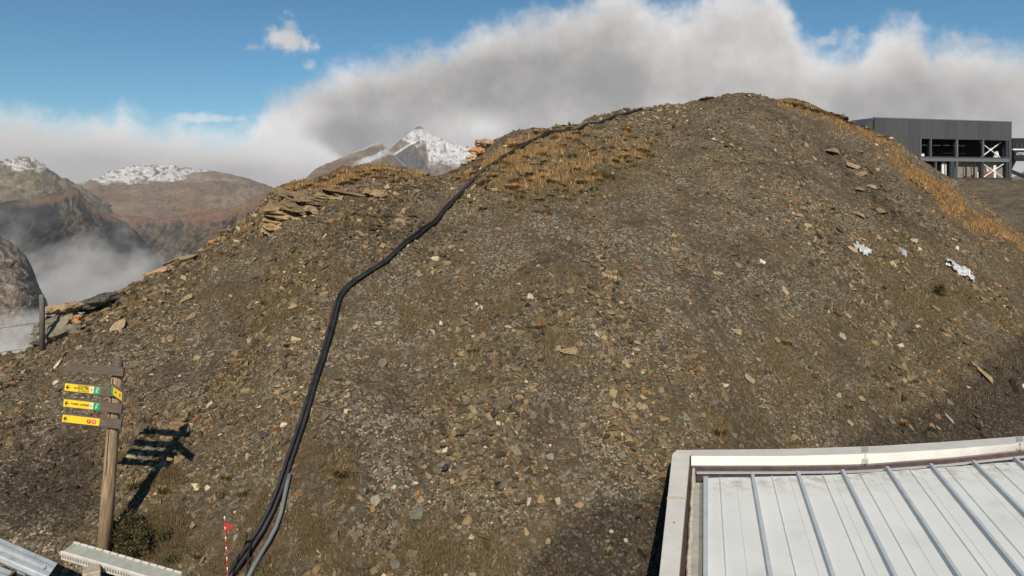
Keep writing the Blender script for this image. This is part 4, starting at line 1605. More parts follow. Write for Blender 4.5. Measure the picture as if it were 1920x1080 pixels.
gr = empty('grating', P(112, 1040, 9.6), label='long grey green metal grating with notched pale edges at the foot of the signpost', cat='grating')
A_ = P(113, 1037, 9.55)
B_ = P(320, 1098, 8.95)
dvec = (B_ - A_)
L = dvec.length
dvec.normalize()
sv = dvec.cross(Vector((0, -0.25, 1))).normalized()
if sv.y > 0: sv = -sv
sv = -sv                                      # away from the camera
nvv = dvec.cross(sv)
if nvv.z < 0: nvv = -nvv
o0 = A_ - gr.location


def gbox(t0, t1, s0, s1, n0, n1, bld):
    c = []
    for n_ in (n0, n1):
        for (t, s) in ((t0, s0), (t1, s0), (t1, s1), (t0, s1)):
            c.append(o0 + dvec * t + sv * s + nvv * n_)
    bld.hexa(c)


b = MB(); gbox(0, L, 0.03, 0.19, -0.012, 0.0, b); b.build('deck', M_TRAY, gr)
b = MB(); gbox(-0.01, L, 0.0, 0.03, -0.02, 0.012, b); b.build('front_rim', M_TRAYW, gr)
nt = int(L / 0.13)
for i in range(nt):
    b = MB(); gbox(i * 0.13, i * 0.13 + 0.112, 0.19, 0.215, -0.02, 0.012, b); b.build('rim_tooth', M_TRAYW, gr)
nsl = int(L / 0.045)
b = MB()
for i in range(nsl):
    gbox(i * 0.045, i * 0.045 + 0.022, 0.002, 0.016, -0.085, -0.021, b)
o = b.build('side_slots', M_TRAYW, gr); tag(o, kind='stuff')
b = MB(); gbox(0, L, 0.03, 0.04, -0.09, -0.013, b); b.build('side_plate', M_BLACKP, gr)
b = MB(); gbox(-0.01, L, 0.0, 0.03, -0.10, -0.086, b); b.build('lower_rim', M_TRAYW, gr)
for t in (0.35, L - 0.5):
    p0 = o0 + dvec * t + sv * 0.1
    b = MB(); b.bar(p0 - nvv * 0.02, Vector((p0.x, p0.y, -gr.location.z - 0.1)), 0.06, 0.06, up=(0, 1, 0)); b.build('leg', M_TRAYW, gr)
bk = P(172, 1080, 9.2)
o = MB().box(-0.10, 0.10, -0.10, 0.10, -0.30, 0.09).build('stone_block', M_CONC, bevel=0.012)
o.location = bk
o.rotation_euler = (0, 0, 0.5)
tag(o, 'pale square-cut stone block under the grating', 'block')
# post of small rubble that carries the block down to the yard
# ------------------------------------------------------------------ wire fence on the left skyline
fd = 15.3
fp = P(79, 600, fd)
fe = empty('wire_fence', fp, label='wire fence with a grey wooden post on the left skyline', cat='fence')
b = MB(); b.tube([(0, 0, -0.7), (0, 0, 0.3), (-0.015, 0, 48 / F * fd)], [0.052, 0.05, 0.046], 12)
b.build('post', M_FENCE, fe, smooth=True)
f2 = P(-260, 640, 15.6) - fp
b = MB(); b.tube([f2 + Vector((0, 0, -0.8)), f2 + Vector((0, 0, 0.85))], 0.05, 10); b.build('post', M_FENCE, fe, smooth=True)
for hh, h2 in ((0.43, 0.60), (-0.04, 0.14), (-0.55, -0.35)):
    pts_ = []
    for i in range(13):
        t = i / 12
        p0 = Vector((0, -0.05, hh)).lerp(f2 + Vector((0, -.05, h2)), t)
        p0.z -= 0.10 * math.sin(math.pi * t)
        pts_.append(p0)
    b = MB(); b.tube(pts_, 0.0045, 4); b.build('wire', M_BLACKP, fe)


# ------------------------------------------------------------------ plastic sheets
def sheet(px, py, w, h, ang, seed, label, cut=0.35):
    p = hit(px, py)
    k = p.y / F
    n = normal(p.x, p.y, 0.5)
    nxg, nyg = 26, 18
    vs, keep = [], {}
    xax = (Vector((1, 0, 0)) - n * n.x).normalized()
    yax = n.cross(xax)
    xs, ys = np.meshgrid(np.linspace(-1, 1, nxg), np.linspace(-1, 1, nyg))
    ca_, sa = math.cos(ang), math.sin(ang)
    hz = ridged(xs * 3.4 + seed, ys * 3.4, seed, 3) * 0.22 - 0.04
    edge_ = (xs ** 2 + ys ** 2 + 1.5 * fbm(xs * 1.6 + seed, ys * 1.6, seed + 9, 2))
    V = []
    for j in range(nyg):
        for i in range(nxg):
            x, y = xs[j, i] * w * k / 2, ys[j, i] * h * k / 2 / 0.75
            x, y = x * ca_ - y * sa, x * sa + y * ca_
            gz = p + xax * x + yax * y
            zg = ground(gz.x, gz.y)
            V.append((gz.x - p.x, gz.y - p.y, zg - p.z + float(hz[j, i]) * 1.1))
    fs = []
    for j in range(nyg - 1):
        for i in range(nxg - 1):
            if edge_[j, i] < 0.85:
                a_ = j * nxg + i
                fs.append((a_, a_ + 1, a_ + nxg + 1, a_ + nxg))
    me = bpy.data.meshes.new('plastic_sheet')
    me.from_pydata(V, [], fs)
    me.update()
    bm = bmesh.new(); bm.from_mesh(me)
    bmesh.ops.delete(bm, geom=[v for v in bm.verts if not v.link_faces], context='VERTS')
    bmesh.ops.solidify(bm, geom=list(bm.faces), thickness=0.006)
    bm.to_mesh(me); bm.free()
    o = link('plastic_sheet', me, M_PLASTIC)
    o.location = p
    return tag(o, label, 'plastic sheet')


sheet(1617, 474, 28, 24, -0.9, 4, 'small crumpled white plastic sheet, left one on the right slope')
sheet(1801, 512, 54, 30, -0.6, 11, 'large crumpled white plastic sheet, right one on the right slope')
sheet(1693, 479, 13, 13, 0.2, 15, 'smallest greyish scrap of plastic between the two white sheets')

# little sign on the skyline
sk = P(1580, 224, 35.2)
e_ = empty('skyline_marker', sk, label='tiny pole with a small pale plate on the right skyline of the mound', cat='marker')
b = MB(); b.tube([(0, 0, -0.5), (0, 0, 0.30)], 0.022, 6); b.build('pole', M_FENCE, e_)
b = MB(); b.box(0.0, 0.14, -0.02, 0.0, 0.22, 0.26); b.build('plate', M_FENCE, e_)


# ------------------------------------------------------------------ near white roof
def mat_roof():
    m, t, b = new_mat('white_roof_metal')
    pos = t.new('ShaderNodeNewGeometry').outputs['Position']
    n1 = t.noise(pos, 1.3, 5, 0.6)
    st = t.noise(pos, 0.8, 6, 0.65)
    col = t.ramp(n1, [(0.3, (0.68, 0.69, 0.665)), (0.7, (0.76, 0.765, 0.735))])
    col = t.mixc(t.smooth(st, 0.50, 0.72, 0, 0.5), col, (0.47, 0.46, 0.41, 1))
    at = t.new('ShaderNodeAttribute', attribute_name='grime')
    gn = t.smooth(t.noise(pos, 5.5, 7, 0.7), 0.42, 0.66)
    col = t.mixc(t.math('MULTIPLY', t.math('MULTIPLY', at.outputs['Fac'], gn), 0.85), col, (0.34, 0.30, 0.20, 1))
    sp_ = t.smooth(t.noise(pos, 22, 3, 0.6), 0.70, 0.76)
    col = t.mixc(t.math('MULTIPLY', sp_, 0.5), col, (0.28, 0.25, 0.2, 1))
    t.link(col, b.inputs['Base Color'])
    b.inputs['Roughness'].default_value = 0.42
    b.inputs['Specular IOR Level'].default_value = 0.4
    return m


M_ROOF = mat_roof()
M_COPE = mat_simple('coping_metal', (0.70, 0.67, 0.61), 0.45, var=0.06, scale=4, spec=0.45)
M_RIB = mat_simple('rib_metal', (0.47, 0.51, 0.53), 0.45, var=0.06, scale=4, spec=0.45)
M_GUTTER = mat_simple('gutter_lining', (0.10, 0.065, 0.058), 0.8, var=0.2, scale=8)
M_FLASH = mat_simple('olive_flashing', (0.42, 0.425, 0.36), 0.6, var=0.12, scale=6)
M_SEAL = mat_simple('cream_sealant', (0.62, 0.55, 0.42), 0.8, var=0.2, scale=30, bump=0.5)
M_WALL = mat_simple('rendered_wall', (0.45, 0.42, 0.37), 0.9, var=0.1, scale=3, bump=0.3)
M_RUST = mat_simple('rust_stain', (0.22, 0.085, 0.035), 0.9, var=0.3, scale=30)

ZR = 1.30
roof = empty('building_roof', (3.4, 9.5, 0), label='white metal roof of the near building with raised ribs and pale edging, bottom right', cat='building')
ROOT = Vector(roof.location)
SD = Vector((0.259, 1, 0)).normalized()          # direction of the ribs
SN = Vector((SD.y, -SD.x, 0))


def RP(px, py, z):
    d = (H - z) * F / (py - HY)
    return Vector(((px - CX) / F * d, d, z))


def rline(pts, px):
    xs = [a for a, c in pts]
    ys = [c for a, c in pts]
    if px > xs[-1]:
        s = (ys[-1] - ys[-2]) / (xs[-1] - xs[-2])
        return ys[-1] + s * (px - xs[-1])
    return float(np.interp(px, xs, ys))


OUT_ = [(1266, 843.7), (1470, 842), (1650, 836), (1780, 828), (1920, 817.5)]
RDG_ = [(1266, 853), (1470, 853), (1650, 848), (1780, 840), (1920, 828)]
INN_ = [(1296, 872), (1470, 872), (1612, 870), (1785, 857), (1920, 842)]
PAN_ = [(1320, 896), (1470, 893), (1575, 890), (1800, 874), (1920, 864)]
NBACK = 11.0


def sheet_strip(rows, name, mat, th=0.006, parent=roof):
    """rows: list of polylines (world points, equal length) -> thin solid strip"""
    n = len(rows[0])
    b = MB()
    for r_ in rows:
        for p in r_:
            b.v.append(tuple(p - ROOT))
    for r_ in rows:
        for p in r_:
            b.v.append(tuple(p - ROOT - Vector((0, 0, th))))
    off = n * len(rows)
    for j in range(len(rows) - 1):
        for i in range(n - 1):
            a_ = j * n + i
            b.f.append((a_, a_ + 1, a_ + n + 1, a_ + n))
            b.f.append((off + a_ + n, off + a_ + n + 1, off + a_ + 1, off + a_))
    for i in range(n - 1):
        b.f.append((i + 1, i, off + i, off + i + 1))
        a_ = (len(rows) - 1) * n + i
        b.f.append((a_, a_ + 1, off + a_ + 1, off + a_))
    for j in range(len(rows) - 1):
        a_ = j * n
        b.f.append((a_, a_ + n, off + a_ + n, off + a_))
        a_ = j * n + n - 1
        b.f.append((a_ + n, a_, off + a_, off + a_ + n))
    return b.build(name, mat, parent)


ZO, ZRG, ZI = ZR + 0.13, ZR + 0.155, ZR + 0.045
cuts_px = [1296, 1622, 1912, 2300]
for i in range(3):
    xs = np.linspace(cuts_px[i] + (1.2 if i else 0), cuts_px[i + 1] - 1.2, 9)
    rows = [[RP(x, rline(OUT_, x), ZO - 0.05) for x in xs], [RP(x, rline(OUT_, x), ZO) for x in xs], [RP(x, rline(RDG_, x), ZRG) for x in xs],
            [RP(x, rline(RDG_, x) + 2.2, ZRG + 0.004) for x in xs], [RP(x, rline(INN_, x), ZI) for x in xs], [RP(x, rline(INN_, x) + 3.5, ZI - 0.045) for x in xs]]
    sheet_strip(rows, 'coping', M_COPE)
for x in cuts_px[:3]:
    rows = [[RP(xx, rline(OUT_, xx) - .5, ZO + 0.006) for xx in (x - 6, x + 6)], [RP(xx, rline(RDG_, xx), ZRG + 0.010) for xx in (x - 6, x + 6)],
            [RP(xx, rline(INN_, xx), ZI + 0.007) for xx in (x - 6, x + 6)]]
    if x > 1300:
        sheet_strip(rows, 'joint_cover', M_FLASH, th=0.004)
# gutter behind the coping
xs = np.linspace(1300, 2300, 22)
sheet_strip([[RP(x, rline(INN_, x) + 4, ZI - 0.045) for x in xs], [RP(x, rline(INN_, x) + 11.5, ZR - 0.03) for x in xs]], 'gutter_side', M_GUTTER)
xs = np.linspace(1306, 2300, 22)
sheet_strip([[RP(x, rline(INN_, x) + 12, ZR - 0.028) for x in xs], [RP(x, rline(INN_, x) + 16, ZR - 0.022) for x in xs]], 'gutter_strip', M_RIB)
sheet_strip([[RP(x, rline(INN_, x) + 16.5, ZR - 0.045) for x in xs], [RP(x, rline(PAN_, max(x, 1320)) + 6, ZR - 0.05) for x in xs]], 'gutter', M_GUTTER)
# left edging running towards the camera
ya_top = 853


def left_line(px_top, px_bot, z_, t0=0.0, t1=1.0, ytop=856, n=8):
    a_ = RP(px_top, ytop, z_)
    c_ = RP(px_bot, 1080, z_)
    d_ = (c_ - a_)
    d_ = d_ * (NBACK / d_.length)
    return [a_ + d_ * (t0 + (t1 - t0) * i / (n - 1)) for i in range(n)]


segs = [(0.0, 0.135), (0.141, 0.42), (0.426, 0.70), (0.706, 1.0)]
for (t0, t1) in segs:
    rows = [left_line(1260, 1236, ZO - .05, t0, t1), left_line(1260, 1236, ZO, t0, t1), left_line(1293, 1273, ZO + 0.012, t0, t1), left_line(1294, 1274, ZO - 0.05, t0, t1)]
    sheet_strip(rows, 'side_coping', M_ROOF if False else M_COPE)
# joint with a rust spot
for t_ in (0.138, 0.423, 0.703):
    rows = [left_line(1259, 1235, ZO + 0.006, t_ - .004, t_ + .004, n=2), left_line(1294, 1274, ZO + 0.018, t_ - .004, t_ + .004, n=2)]
    sheet_strip(rows, 'joint_cover', M_SEAL, th=0.004)
pr = RP(1264, 980, ZO + .012)
b = MB(); b.tube([pr - ROOT, pr - ROOT + Vector((0, 0, .003))], 0.011, 9); b.build('rust_spot', M_RUST, roof)
# corner piece
c1, c2, c3, c4 = RP(1262, 850, ZO), RP(1270, 843.5, ZO), RP(1297, 843.5, ZO + .004), RP(1297, 856, ZO + .008)
c5 = RP(1260, 855, ZO)
sheet_strip([[c5, c1, c2], [RP(1293, 856, ZO + .01), RP(1296, 852, ZO + .01), RP(1297, 844, ZO + .008)]], 'corner_coping', M_COPE)
sheet_strip([left_line(1294, 1274, ZO - .06), left_line(1299, 1284, ZR + .0)], 'crack_lining', M_GUTTER)
# wavy sealant bead
rw = random.Random(4)
cl_ = left_line(1301, 1291, ZR + .035, n=120, ytop=880)
b = MB()
b.tube([p - ROOT + SN * rw.uniform(-.006, .006) for p in cl_], [0.026 + rw.uniform(-.004, .005) for _ in cl_], 6)
b.build('sealant', M_SEAL, roof)
sheet_strip([left_line(1303, 1294, ZR + .01, ytop=905), left_line(1312, 1309, ZR + .005, ytop=905)], 'side_flashing', M_FLASH)
sheet_strip([left_line(1312, 1309, ZR + .004, ytop=905), left_line(1320, 1319, ZR + .006, ytop=905)], 'side_channel', M_GUTTER if False else mat_simple('olive_dark_flashing', (0.24, 0.23, 0.18), 0.7, var=0.15))
sheet_strip([left_line(1319, 1318.5, ZR + .045, ytop=893), left_line(1328, 1327.5, ZR + .045, ytop=893)], 'upstand', M_RIB, th=0.045)

# ribs and panels
tops = [1323.5, 1411, 1497, 1581, 1665, 1747, 1827, 1905, 1985, 2065, 2150, 2240]
tp = [RP(x, rline(PAN_, x), ZR) for x in tops]
for i in range(len(tp) - 1):
    a0, b0 = tp[i], tp[i + 1]
    # panel: across 0..1, with two small pressed creases and a slightly ragged end
    q1, q2 = 0.42 + 0.12 * ((i * 7) % 5 - 2) / 2, 0.72 + 0.05 * ((i * 3) % 4 - 1.5)
    ws = [0.0, 0.10, q1 - .018, q1, q1 + .018, q2 - .012, q2, q2 + .012, 0.95, 1.0]
    hs = [0.0, 0, 0, 0.020, 0, 0, 0.007, 0, 0, 0]
    seedp = random.Random(60 + i)
    wid_ = (b0 - a0)
    rows = []
    nL = 15
    dist = [0, 0.04, 0.12, 0.25, 0.45, 0.8, 1.2, 1.8, 2.5, 3.5, 4.5, 6, 7.5, 9.5, NBACK]
    vs, fs = [], []
    gr_ = []
    for dl in dist:
        for w_, h_ in zip(ws, hs):
            start = a0.lerp(b0, w_)
            rag = seedp.uniform(-0.006, 0.006) if dl == 0 else 0
            # keep ribs parallel although the eave is oblique
            p = start - SD * (dl + rag)
            vs.append(tuple(p + Vector((0, 0, h_)) - ROOT))
            gr_.append(max(0, 1 - dl / 0.7))
    nw = len(ws)
    for j in range(len(dist) - 1):
        for k in range(nw - 1):
            q0 = j * nw + k
            fs.append((q0, q0 + 1, q0 + nw + 1, q0 + nw))
    me = bpy.data.meshes.new('roof_panel')
    me.from_pydata(vs, [], fs)
    ga = me.attributes.new('grime', 'FLOAT', 'POINT')
    ga.data.foreach_set('value', gr_)
    me.update()
    bm = bmesh.new(); bm.from_mesh(me)
    bmesh.ops.recalc_face_normals(bm, faces=bm.faces)
    if sum(f.normal.z for f in bm.faces) < 0:
        bmesh.ops.reverse_faces(bm, faces=bm.faces)
    bm.to_mesh(me); bm.free()
    link('roof_panel', me, M_ROOF, roof)
for i, p in enumerate(tp):
    if i == 0: continue
    b = MB()
    a_ = p - ROOT + SD * 0.035
    e_ = a_ - SD * NBACK
    hw, hh = 0.034, 0.058
    for t_ in (0,):
        c0 = [a_ - SN * hw, a_ + SN * hw, a_ + SN * hw * .62 + Vector((0, 0, hh)), a_ - SN * hw * .62 + Vector((0, 0, hh))]
        c1_ = [e_ - SN * hw, e_ + SN * hw, e_ + SN * hw * .62 + Vector((0, 0, hh)), e_ - SN * hw * .62 + Vector((0, 0, hh))]
        b.hexa([c + Vector((0, 0, .002)) for c in c0] + [c + Vector((0, 0, .002)) for c in c1_])
    rb_ = b.build('rib', M_RIB, roof)
    b = MB()
    b.tube([a_ + Vector((0, 0, .022)), a_ + SD * 0.02 + Vector((0, 0, .020))], [0.031, 0.02], 8)
    b.build('end_cap', M_COPE, rb_)
# walls of the near building
wl0, wl1 = RP(1275, 858, ZO - 0.06), RP(2300, rline(OUT_, 2300) + 6, ZO - 0.06)
back = -SD * NBACK
b = MB()
poly = [wl0, wl0 + back * 0.98, wl1 + back * 0.98, wl1]
pl_ = [(p.x - ROOT.x, p.y - ROOT.y) for p in poly]
b.prism(pl_, -0.5, ZR - 0.10)
b.build('wall', M_WALL, roof)


# ------------------------------------------------------------------ terrace and lift station at the right
M_TERR = mat_simple('dark_gravel', (0.125, 0.10, 0.07), 0.95, var=0.3, scale=1.6, bump=0.8, bscale=3)
tu = np.linspace(0.30, 1.3, 420)
td = np.concatenate([np.linspace(38, 104, 220), np.linspace(106, 160, 14)])
TUU, TD = np.meshgrid(tu, td)
tz = np.interp(TD, [38, 45, 70, 95, 104, 160], [1.0, 2.3, 4.4, 6.1, 6.35, 6.4])
tx = TUU * TD
tz = tz - 2.0 * sstep(tx - 81.5 - 0.0 * TD, 0, 6) * sstep(TD, 60, 90) + (0.5 * fbm(tx / 4, TD / 4, 81, 4) + 0.15 * fbm(tx / 0.8, TD / 1.5, 83, 3)) * (TD < 104)
n1_, n2_ = tx.shape
Vt = np.stack([tx, TD, tz], -1).reshape(-1, 3)
ii = (np.arange(n1_ - 1)[:, None] * n2_ + np.arange(n2_ - 1)[None, :]).ravel()
terr = link('terrace', fast_mesh('terrace', Vt, np.stack([ii, ii + 1, ii + n2_ + 1, ii + n2_], -1), smooth=True), M_SCREE)
tag(terr, kind='structure')

M_CLAD = mat_simple('grey_cladding', (0.072, 0.076, 0.078), 0.55, var=0.06, scale=0.6, spec=0.4, stretch=(3, 3, 0.3))
M_CLAD2 = mat_simple('grey_cladding_alt', (0.064, 0.068, 0.070), 0.55, var=0.06, scale=0.6, spec=0.4, stretch=(3, 3, 0.3))
M_FRAME = mat_simple('dark_steel', (0.045, 0.050, 0.055), 0.5, var=0.1, spec=0.4)
M_FRAMEL = mat_simple('grey_steel', (0.15, 0.155, 0.16), 0.5, var=0.1, spec=0.4)
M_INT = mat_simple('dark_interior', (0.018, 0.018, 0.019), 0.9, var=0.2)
M_INTW = mat_simple('concrete_panel', (0.26, 0.225, 0.19), 0.9, var=0.15, scale=2)
M_BRACE = mat_simple('white_brace', (0.80, 0.80, 0.78), 0.5, var=0.03)
M_ORANGE = mat_simple('orange_goods', (0.45, 0.20, 0.09), 0.7, var=0.2)
M_BRICKRED = mat_simple('brown_red_goods', (0.22, 0.09, 0.07), 0.8, var=0.2)

L0 = P(1640, 220, 108.6)
R0 = P(1897, 228, 115.7)
ZT = (L0.z + R0.z) / 2
ZB = 6.55
HT = ZT - ZB
ang = math.atan2(R0.y - L0.y, R0.x - L0.x)
WID = math.hypot(R0.x - L0.x, R0.y - L0.y)
st = empty('lift_station', (L0.x, L0.y, ZB), (0, 0, ang), label='dark grey clad lift station with open glazed storeys behind the right shoulder', cat='building')


def fx(px):
    """front plane: photo x to local x"""
    u = (px - CX) / F
    # L0 + t*(cos,sin): (x)/(y)=u
    c_, s_ = math.cos(ang), math.sin(ang)
    return (u * L0.y - L0.x) / (c_ - u * s_)


def fz(px, py):
    t = fx(px)
    y = L0.y + t * math.sin(ang)
    return H + (HY - py) / F * y - ZB


DEP = 16
z_up_t, z_up_b = fz(1800, 261.5), fz(1800, 294)
z_lo_t, z_lo_b = fz(1820, 303), fz(1820, 333)
x_ol, x_or = fx(1725), fx(1892)
# cladding panels above the openings and left of them
edges = list(np.linspace(0, x_ol, 5)) + list(np.linspace(x_ol, WID, 9))[1:]
for i in range(len(edges) - 1):
    a_, c_ = edges[i] + 0.012, edges[i + 1] - 0.012
    zb_ = 0 if edges[i + 1] <= x_ol + 0.01 else z_up_t
    MB().box(a_, c_, 0.0 if i % 2 else 0.012, 0.25, zb_, HT - 0.12 + (0.0)).build('cladding_panel', M_CLAD if i % 3 else M_CLAD2, st)
MB().box(-0.05, WID + 0.05, -0.05, 0.35, HT - 0.12, HT + 0.03).build('roof_edge', M_FRAMEL, st)
MB().box(0, WID, 0.4, DEP, HT - 0.5, HT - 0.25).build('roof', M_FRAME, st)
MB().box(x_or, WID, 0.003, 0.25, 0, z_up_t).build('corner_pier', M_CLAD, st)
MB().box(WID - 0.25, WID, 0.26, DEP, 0, HT - 0.12).build('side_wall', M_CLAD, st)
MB().box(x_ol, x_or, -0.02, 0.4, z_lo_t, z_up_b).build('floor_beam', M_FRAMEL, st)
MB().box(x_ol, x_or, -0.06, 0.0, z_up_b - 0.16, z_up_b - 0.02).build('beam_flange', M_FRAME, st)
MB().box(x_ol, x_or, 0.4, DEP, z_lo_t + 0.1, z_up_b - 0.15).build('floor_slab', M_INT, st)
MB().box(fx(1750), WID, -0.05, 0.4, -0.45, z_lo_b).build('base_beam', M_FRAME, st)
MB().box(fx(1800), WID, -0.4, 0.5, -0.75, -0.46).build('footing', M_WALL, st)
MB().box(x_ol, WID - 0.3, 0.41, DEP, -0.5, z_lo_b - 0.1).build('ground_slab', M_INTW, st)
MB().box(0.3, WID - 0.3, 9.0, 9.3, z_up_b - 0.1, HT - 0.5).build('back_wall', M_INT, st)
# rear of lower storey: pale concrete panels
lx = list(np.linspace(fx(1796), fx(1892), 5))
for a_, c_ in zip(lx[:-1], lx[1:]):
    MB().box(a_ + 0.03, c_ - 0.03, 0.9, 1.1, z_lo_b, z_lo_t).build('wall_panel', M_INTW, st)
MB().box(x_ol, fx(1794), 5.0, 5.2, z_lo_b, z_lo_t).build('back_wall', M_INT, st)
# posts and mullions
for px, w_, m_ in ((1727, 0.18, M_FRAMEL), (1746.5, 0.14, M_FRAMEL), (1795.5, 0.26, M_FRAMEL), (1844.5, 0.22, M_FRAMEL), (1889, 0.3, M_FRAME)):
    MB().box(fx(px) - w_ / 2, fx(px) + w_ / 2, 0.02, 0.3, z_up_b, z_up_t).build('post', m_, st)
for px, w_, m_ in ((1795.5, 0.26, M_FRAMEL), (1786, 0.7, M_FRAME), (1813, 0.08, M_FRAME), (1828, 0.08, M_FRAME), (1843, 0.4, M_FRAME), (1889, 0.3, M_FRAME), (1756, .12, M_FRAMEL)):
    MB().box(fx(px) - w_ / 2, fx(px) + w_ / 2, 0.03, 0.3, z_lo_b, z_lo_t).build('post', m_, st)
for px in (1737, 1783, 1832):
    MB().box(fx(px) - 0.15, fx(px) + 0.15, 4.0, 4.3, z_up_b, z_up_t).build('inner_column', M_FRAMEL, st)
# window panes reflect the sky a little
M_GLASS, tg, bgl = new_mat('window_glass')
bgl.inputs['Base Color'].default_value = (0.9, 0.93, 0.95, 1)
bgl.inputs['Roughness'].default_value = 0.03
bgl.inputs['Transmission Weight'].default_value = 1.0
bgl.inputs['IOR'].default_value = 1.05
# braces
for (za, zb2, y_) in ((z_up_b + .05, z_up_t - .25, 0.8), (z_lo_b + .1, z_lo_t - .3, 0.35)):
    xa, xb = fx(1848), fx(1885)
    b = MB()
    b.bar((xa, y_, za), (xb, y_, zb2), 0.10, 0.15, up=(0, 1, 0))
    b.build('brace', M_BRACE, st)
    b = MB()
    b.bar((xb, y_ + .16, za), (xa, y_ + .16, zb2), 0.10, 0.15, up=(0, 1, 0))
    b.build('brace', M_BRACE, st)
    b = MB(); b.tube([((xa + xb) / 2, y_ - .1, (za + zb2) / 2), ((xa + xb) / 2, y_ + .3, (za + zb2) / 2)], 0.2, 12); b.build('brace_hub', M_BRACE, st)
for px, w_, t_ in ((1871, 0.42, 0.8), (1857, 0.16, 0.6), (1860, 0.14, 0.5), (1775, 0.15, 0.95), (1779, 0.12, 0.9), (1773, 0.3, 0.9), (1839, .14, .35)):
    MB().box(fx(px) - w_ / 2, fx(px) + w_ / 2, 0.5, 0.65, z_lo_b, z_lo_b + (z_lo_t - z_lo_b) * t_).build('pipe', M_BRACE, st)
# thin white rods, handrail and goods inside
for (p0, p1, py_) in ((1758, 1768, 270), (1780, 1794, 270.5), (1800, 1812, 270.5), (1818, 1831, 271), (1833, 1841, 271.5)):
    MB().box(fx(p0), fx(p1), 3.0, 3.1, fz(p0, py_) - .04, fz(p0, py_) + .06).build('white_rod', M_BRACE, st)
MB().box(fx(1797), fx(1842), 3.0, 3.1, fz(1820, 286.5), fz(1820, 285.5)).build('handrail', M_FRAMEL, st)
MB().box(fx(1770), fx(1782), 3.0, 3.1, fz(1775, 286.5), fz(1775, 285)).build('handrail', M_FRAMEL, st)
MB().box(fx(1829), fx(1838), 0.45, 0.85, z_lo_b, z_lo_b + .45).build('pallet_load', M_ORANGE, st)
MB().box(fx(1846), fx(1868), 0.45, 0.85, z_lo_b, z_lo_b + 1.0).build('material_stack', M_BRICKRED, st)
MB().box(fx(1816), fx(1824), 0.45, 0.85, z_lo_b, z_lo_b + .22).build('pallet_load', M_BRICKRED, st)
MB().box(fx(1734), fx(1739), 0.6, 1.0, z_up_b, z_up_b + .42).build('white_box', M_BRACE, st)
b = MB(); b.prism([(fx(1876), z_up_b), (fx(1885), z_up_b), (fx(1882), z_up_b + 1.0), (fx(1880), z_up_b + 1.0)], 1.0, 1.3)
o = b.build('white_cone', M_BRACE, st)
o.data.transform(Matrix(((1, 0, 0, 0), (0, 0, 1, 0), (0, 1, 0, 0), (0, 0, 0, 1))))
# left wing whose roof falls away
b = MB()
yv = [(-0.02, HT - 0.05), (-1.5, HT - 1.2), (-1.5, 0), (-0.02, 0)]
b.v = [(x, 0.3, z) for x, z in yv] + [(x, DEP, z) for x, z in yv]
b.f = [(0, 1, 2, 3), (4, 7, 6, 5), (0, 4, 5, 1), (1, 5, 6, 2), (2, 6, 7, 3), (3, 7, 4, 0)]
b.build('left_wing', M_CLAD2, st)

# ropeway machinery cover to the right of the station
M_COVER = mat_simple('black_cover', (0.018, 0.020, 0.022), 0.35, var=0.1, spec=0.5)
mcx = 117.5
lm_ = empty('lift_machinery', P(1899, 300, mcx), label='black ropeway drive housing with white stripe and lettering right of the lift station', cat='lift machinery')


def ml(px, py, dy=0.0):
    return P(px, py, mcx) - lm_.location + Vector((0, dy, 0))


def mbox(p0, p1, q0, q1, name, mat, y0=0, y1=5):
    a_, c_ = ml(p0, q1), ml(p1, q0)
    return MB().box(a_.x, c_.x, y0, y1, a_.z, c_.z).build(name, mat, lm_, bevel=0.05)


mbox(1898.5, 1990, 259, 278.5, 'upper_housing', M_COVER)
mbox(1898.5, 1990, 279, 282, 'white_stripe', M_BRACE, -0.15, 5.1)
mbox(1898.5, 1990, 282.5, 300, 'lower_housing', M_COVER, -0.4, 5.3)
for px_ in (1906, 1915, 1924):
    mbox(px_, px_ + 1, 268, 278, 'panel_joint', M_FRAMEL, -0.03, 0.0)
lettering('LEITNER', 0.62, M_WHITEPRINT, lm_, ml(1910.5, 288.5, -0.46), FR, sx=0.62)
b = MB(); b.bar(ml(1899, 320, 1), ml(1909, 300, 1), 0.5, 0.5, up=(0, 1, 0)); b.build('strut', M_COVER, lm_)
b = MB(); b.bar(ml(1900, 316, 2), ml(1945, 334, 2), 0.5, 0.45, up=(0, 1, 0)); b.build('strut', M_COVER, lm_)
b = MB(); b.tube([ml(1901.5, 259, 1), ml(1901.5, 248, 1)], 0.08, 6); b.build('mast', M_FRAME, lm_)
b = MB(); b.box(ml(1960, 400).x, ml(1975, 400).x, 1, 3, ml(0, 350).z, ml(0, 300).z); b.build('column', M_COVER, lm_)

ret = empty('retaining_wall', P(1914, 362, 112), label='low pale concrete wall with a dark post at the right border below the housing', cat='wall')
w0 = Vector(ret.location)
MB().box(0, 9, 0, 0.5, -1.2, 0.9).build('wall', M_WALL, ret)
MB().box(-0.9, 9, -0.1, 0.6, 0.95, 1.25).build('cap', M_FRAMEL, ret)
MB().box(-0.25, 0.0, -0.2, 0.2, -1.2, 1.1).build('post', M_FRAME, ret)
# rough pale rocks at the terrace corner
for i, (px, py, w_, c, nm) in enumerate([(1893, 349, 18, 'tan', 'upper tan rock at the corner below the lift station'), (1902, 357, 14, 'pale tan', 'middle pale rock at the corner below the lift station'),
                                         (1885, 353, 12, 'grey', 'left grey rock at the corner below the lift station')]):
    me = crag_mesh(500 + i, w_ / F * 100 / 2, 0.9, 0.5, cuts=4, name='rock')
    o = bpy.data.objects.new('rock', me)
    COL.objects.link(o)
    o.location = P(px, py, 104)
    cc = CLR[c]
    o.color = (*cc, 1)
    tag(o, nm, 'rock')


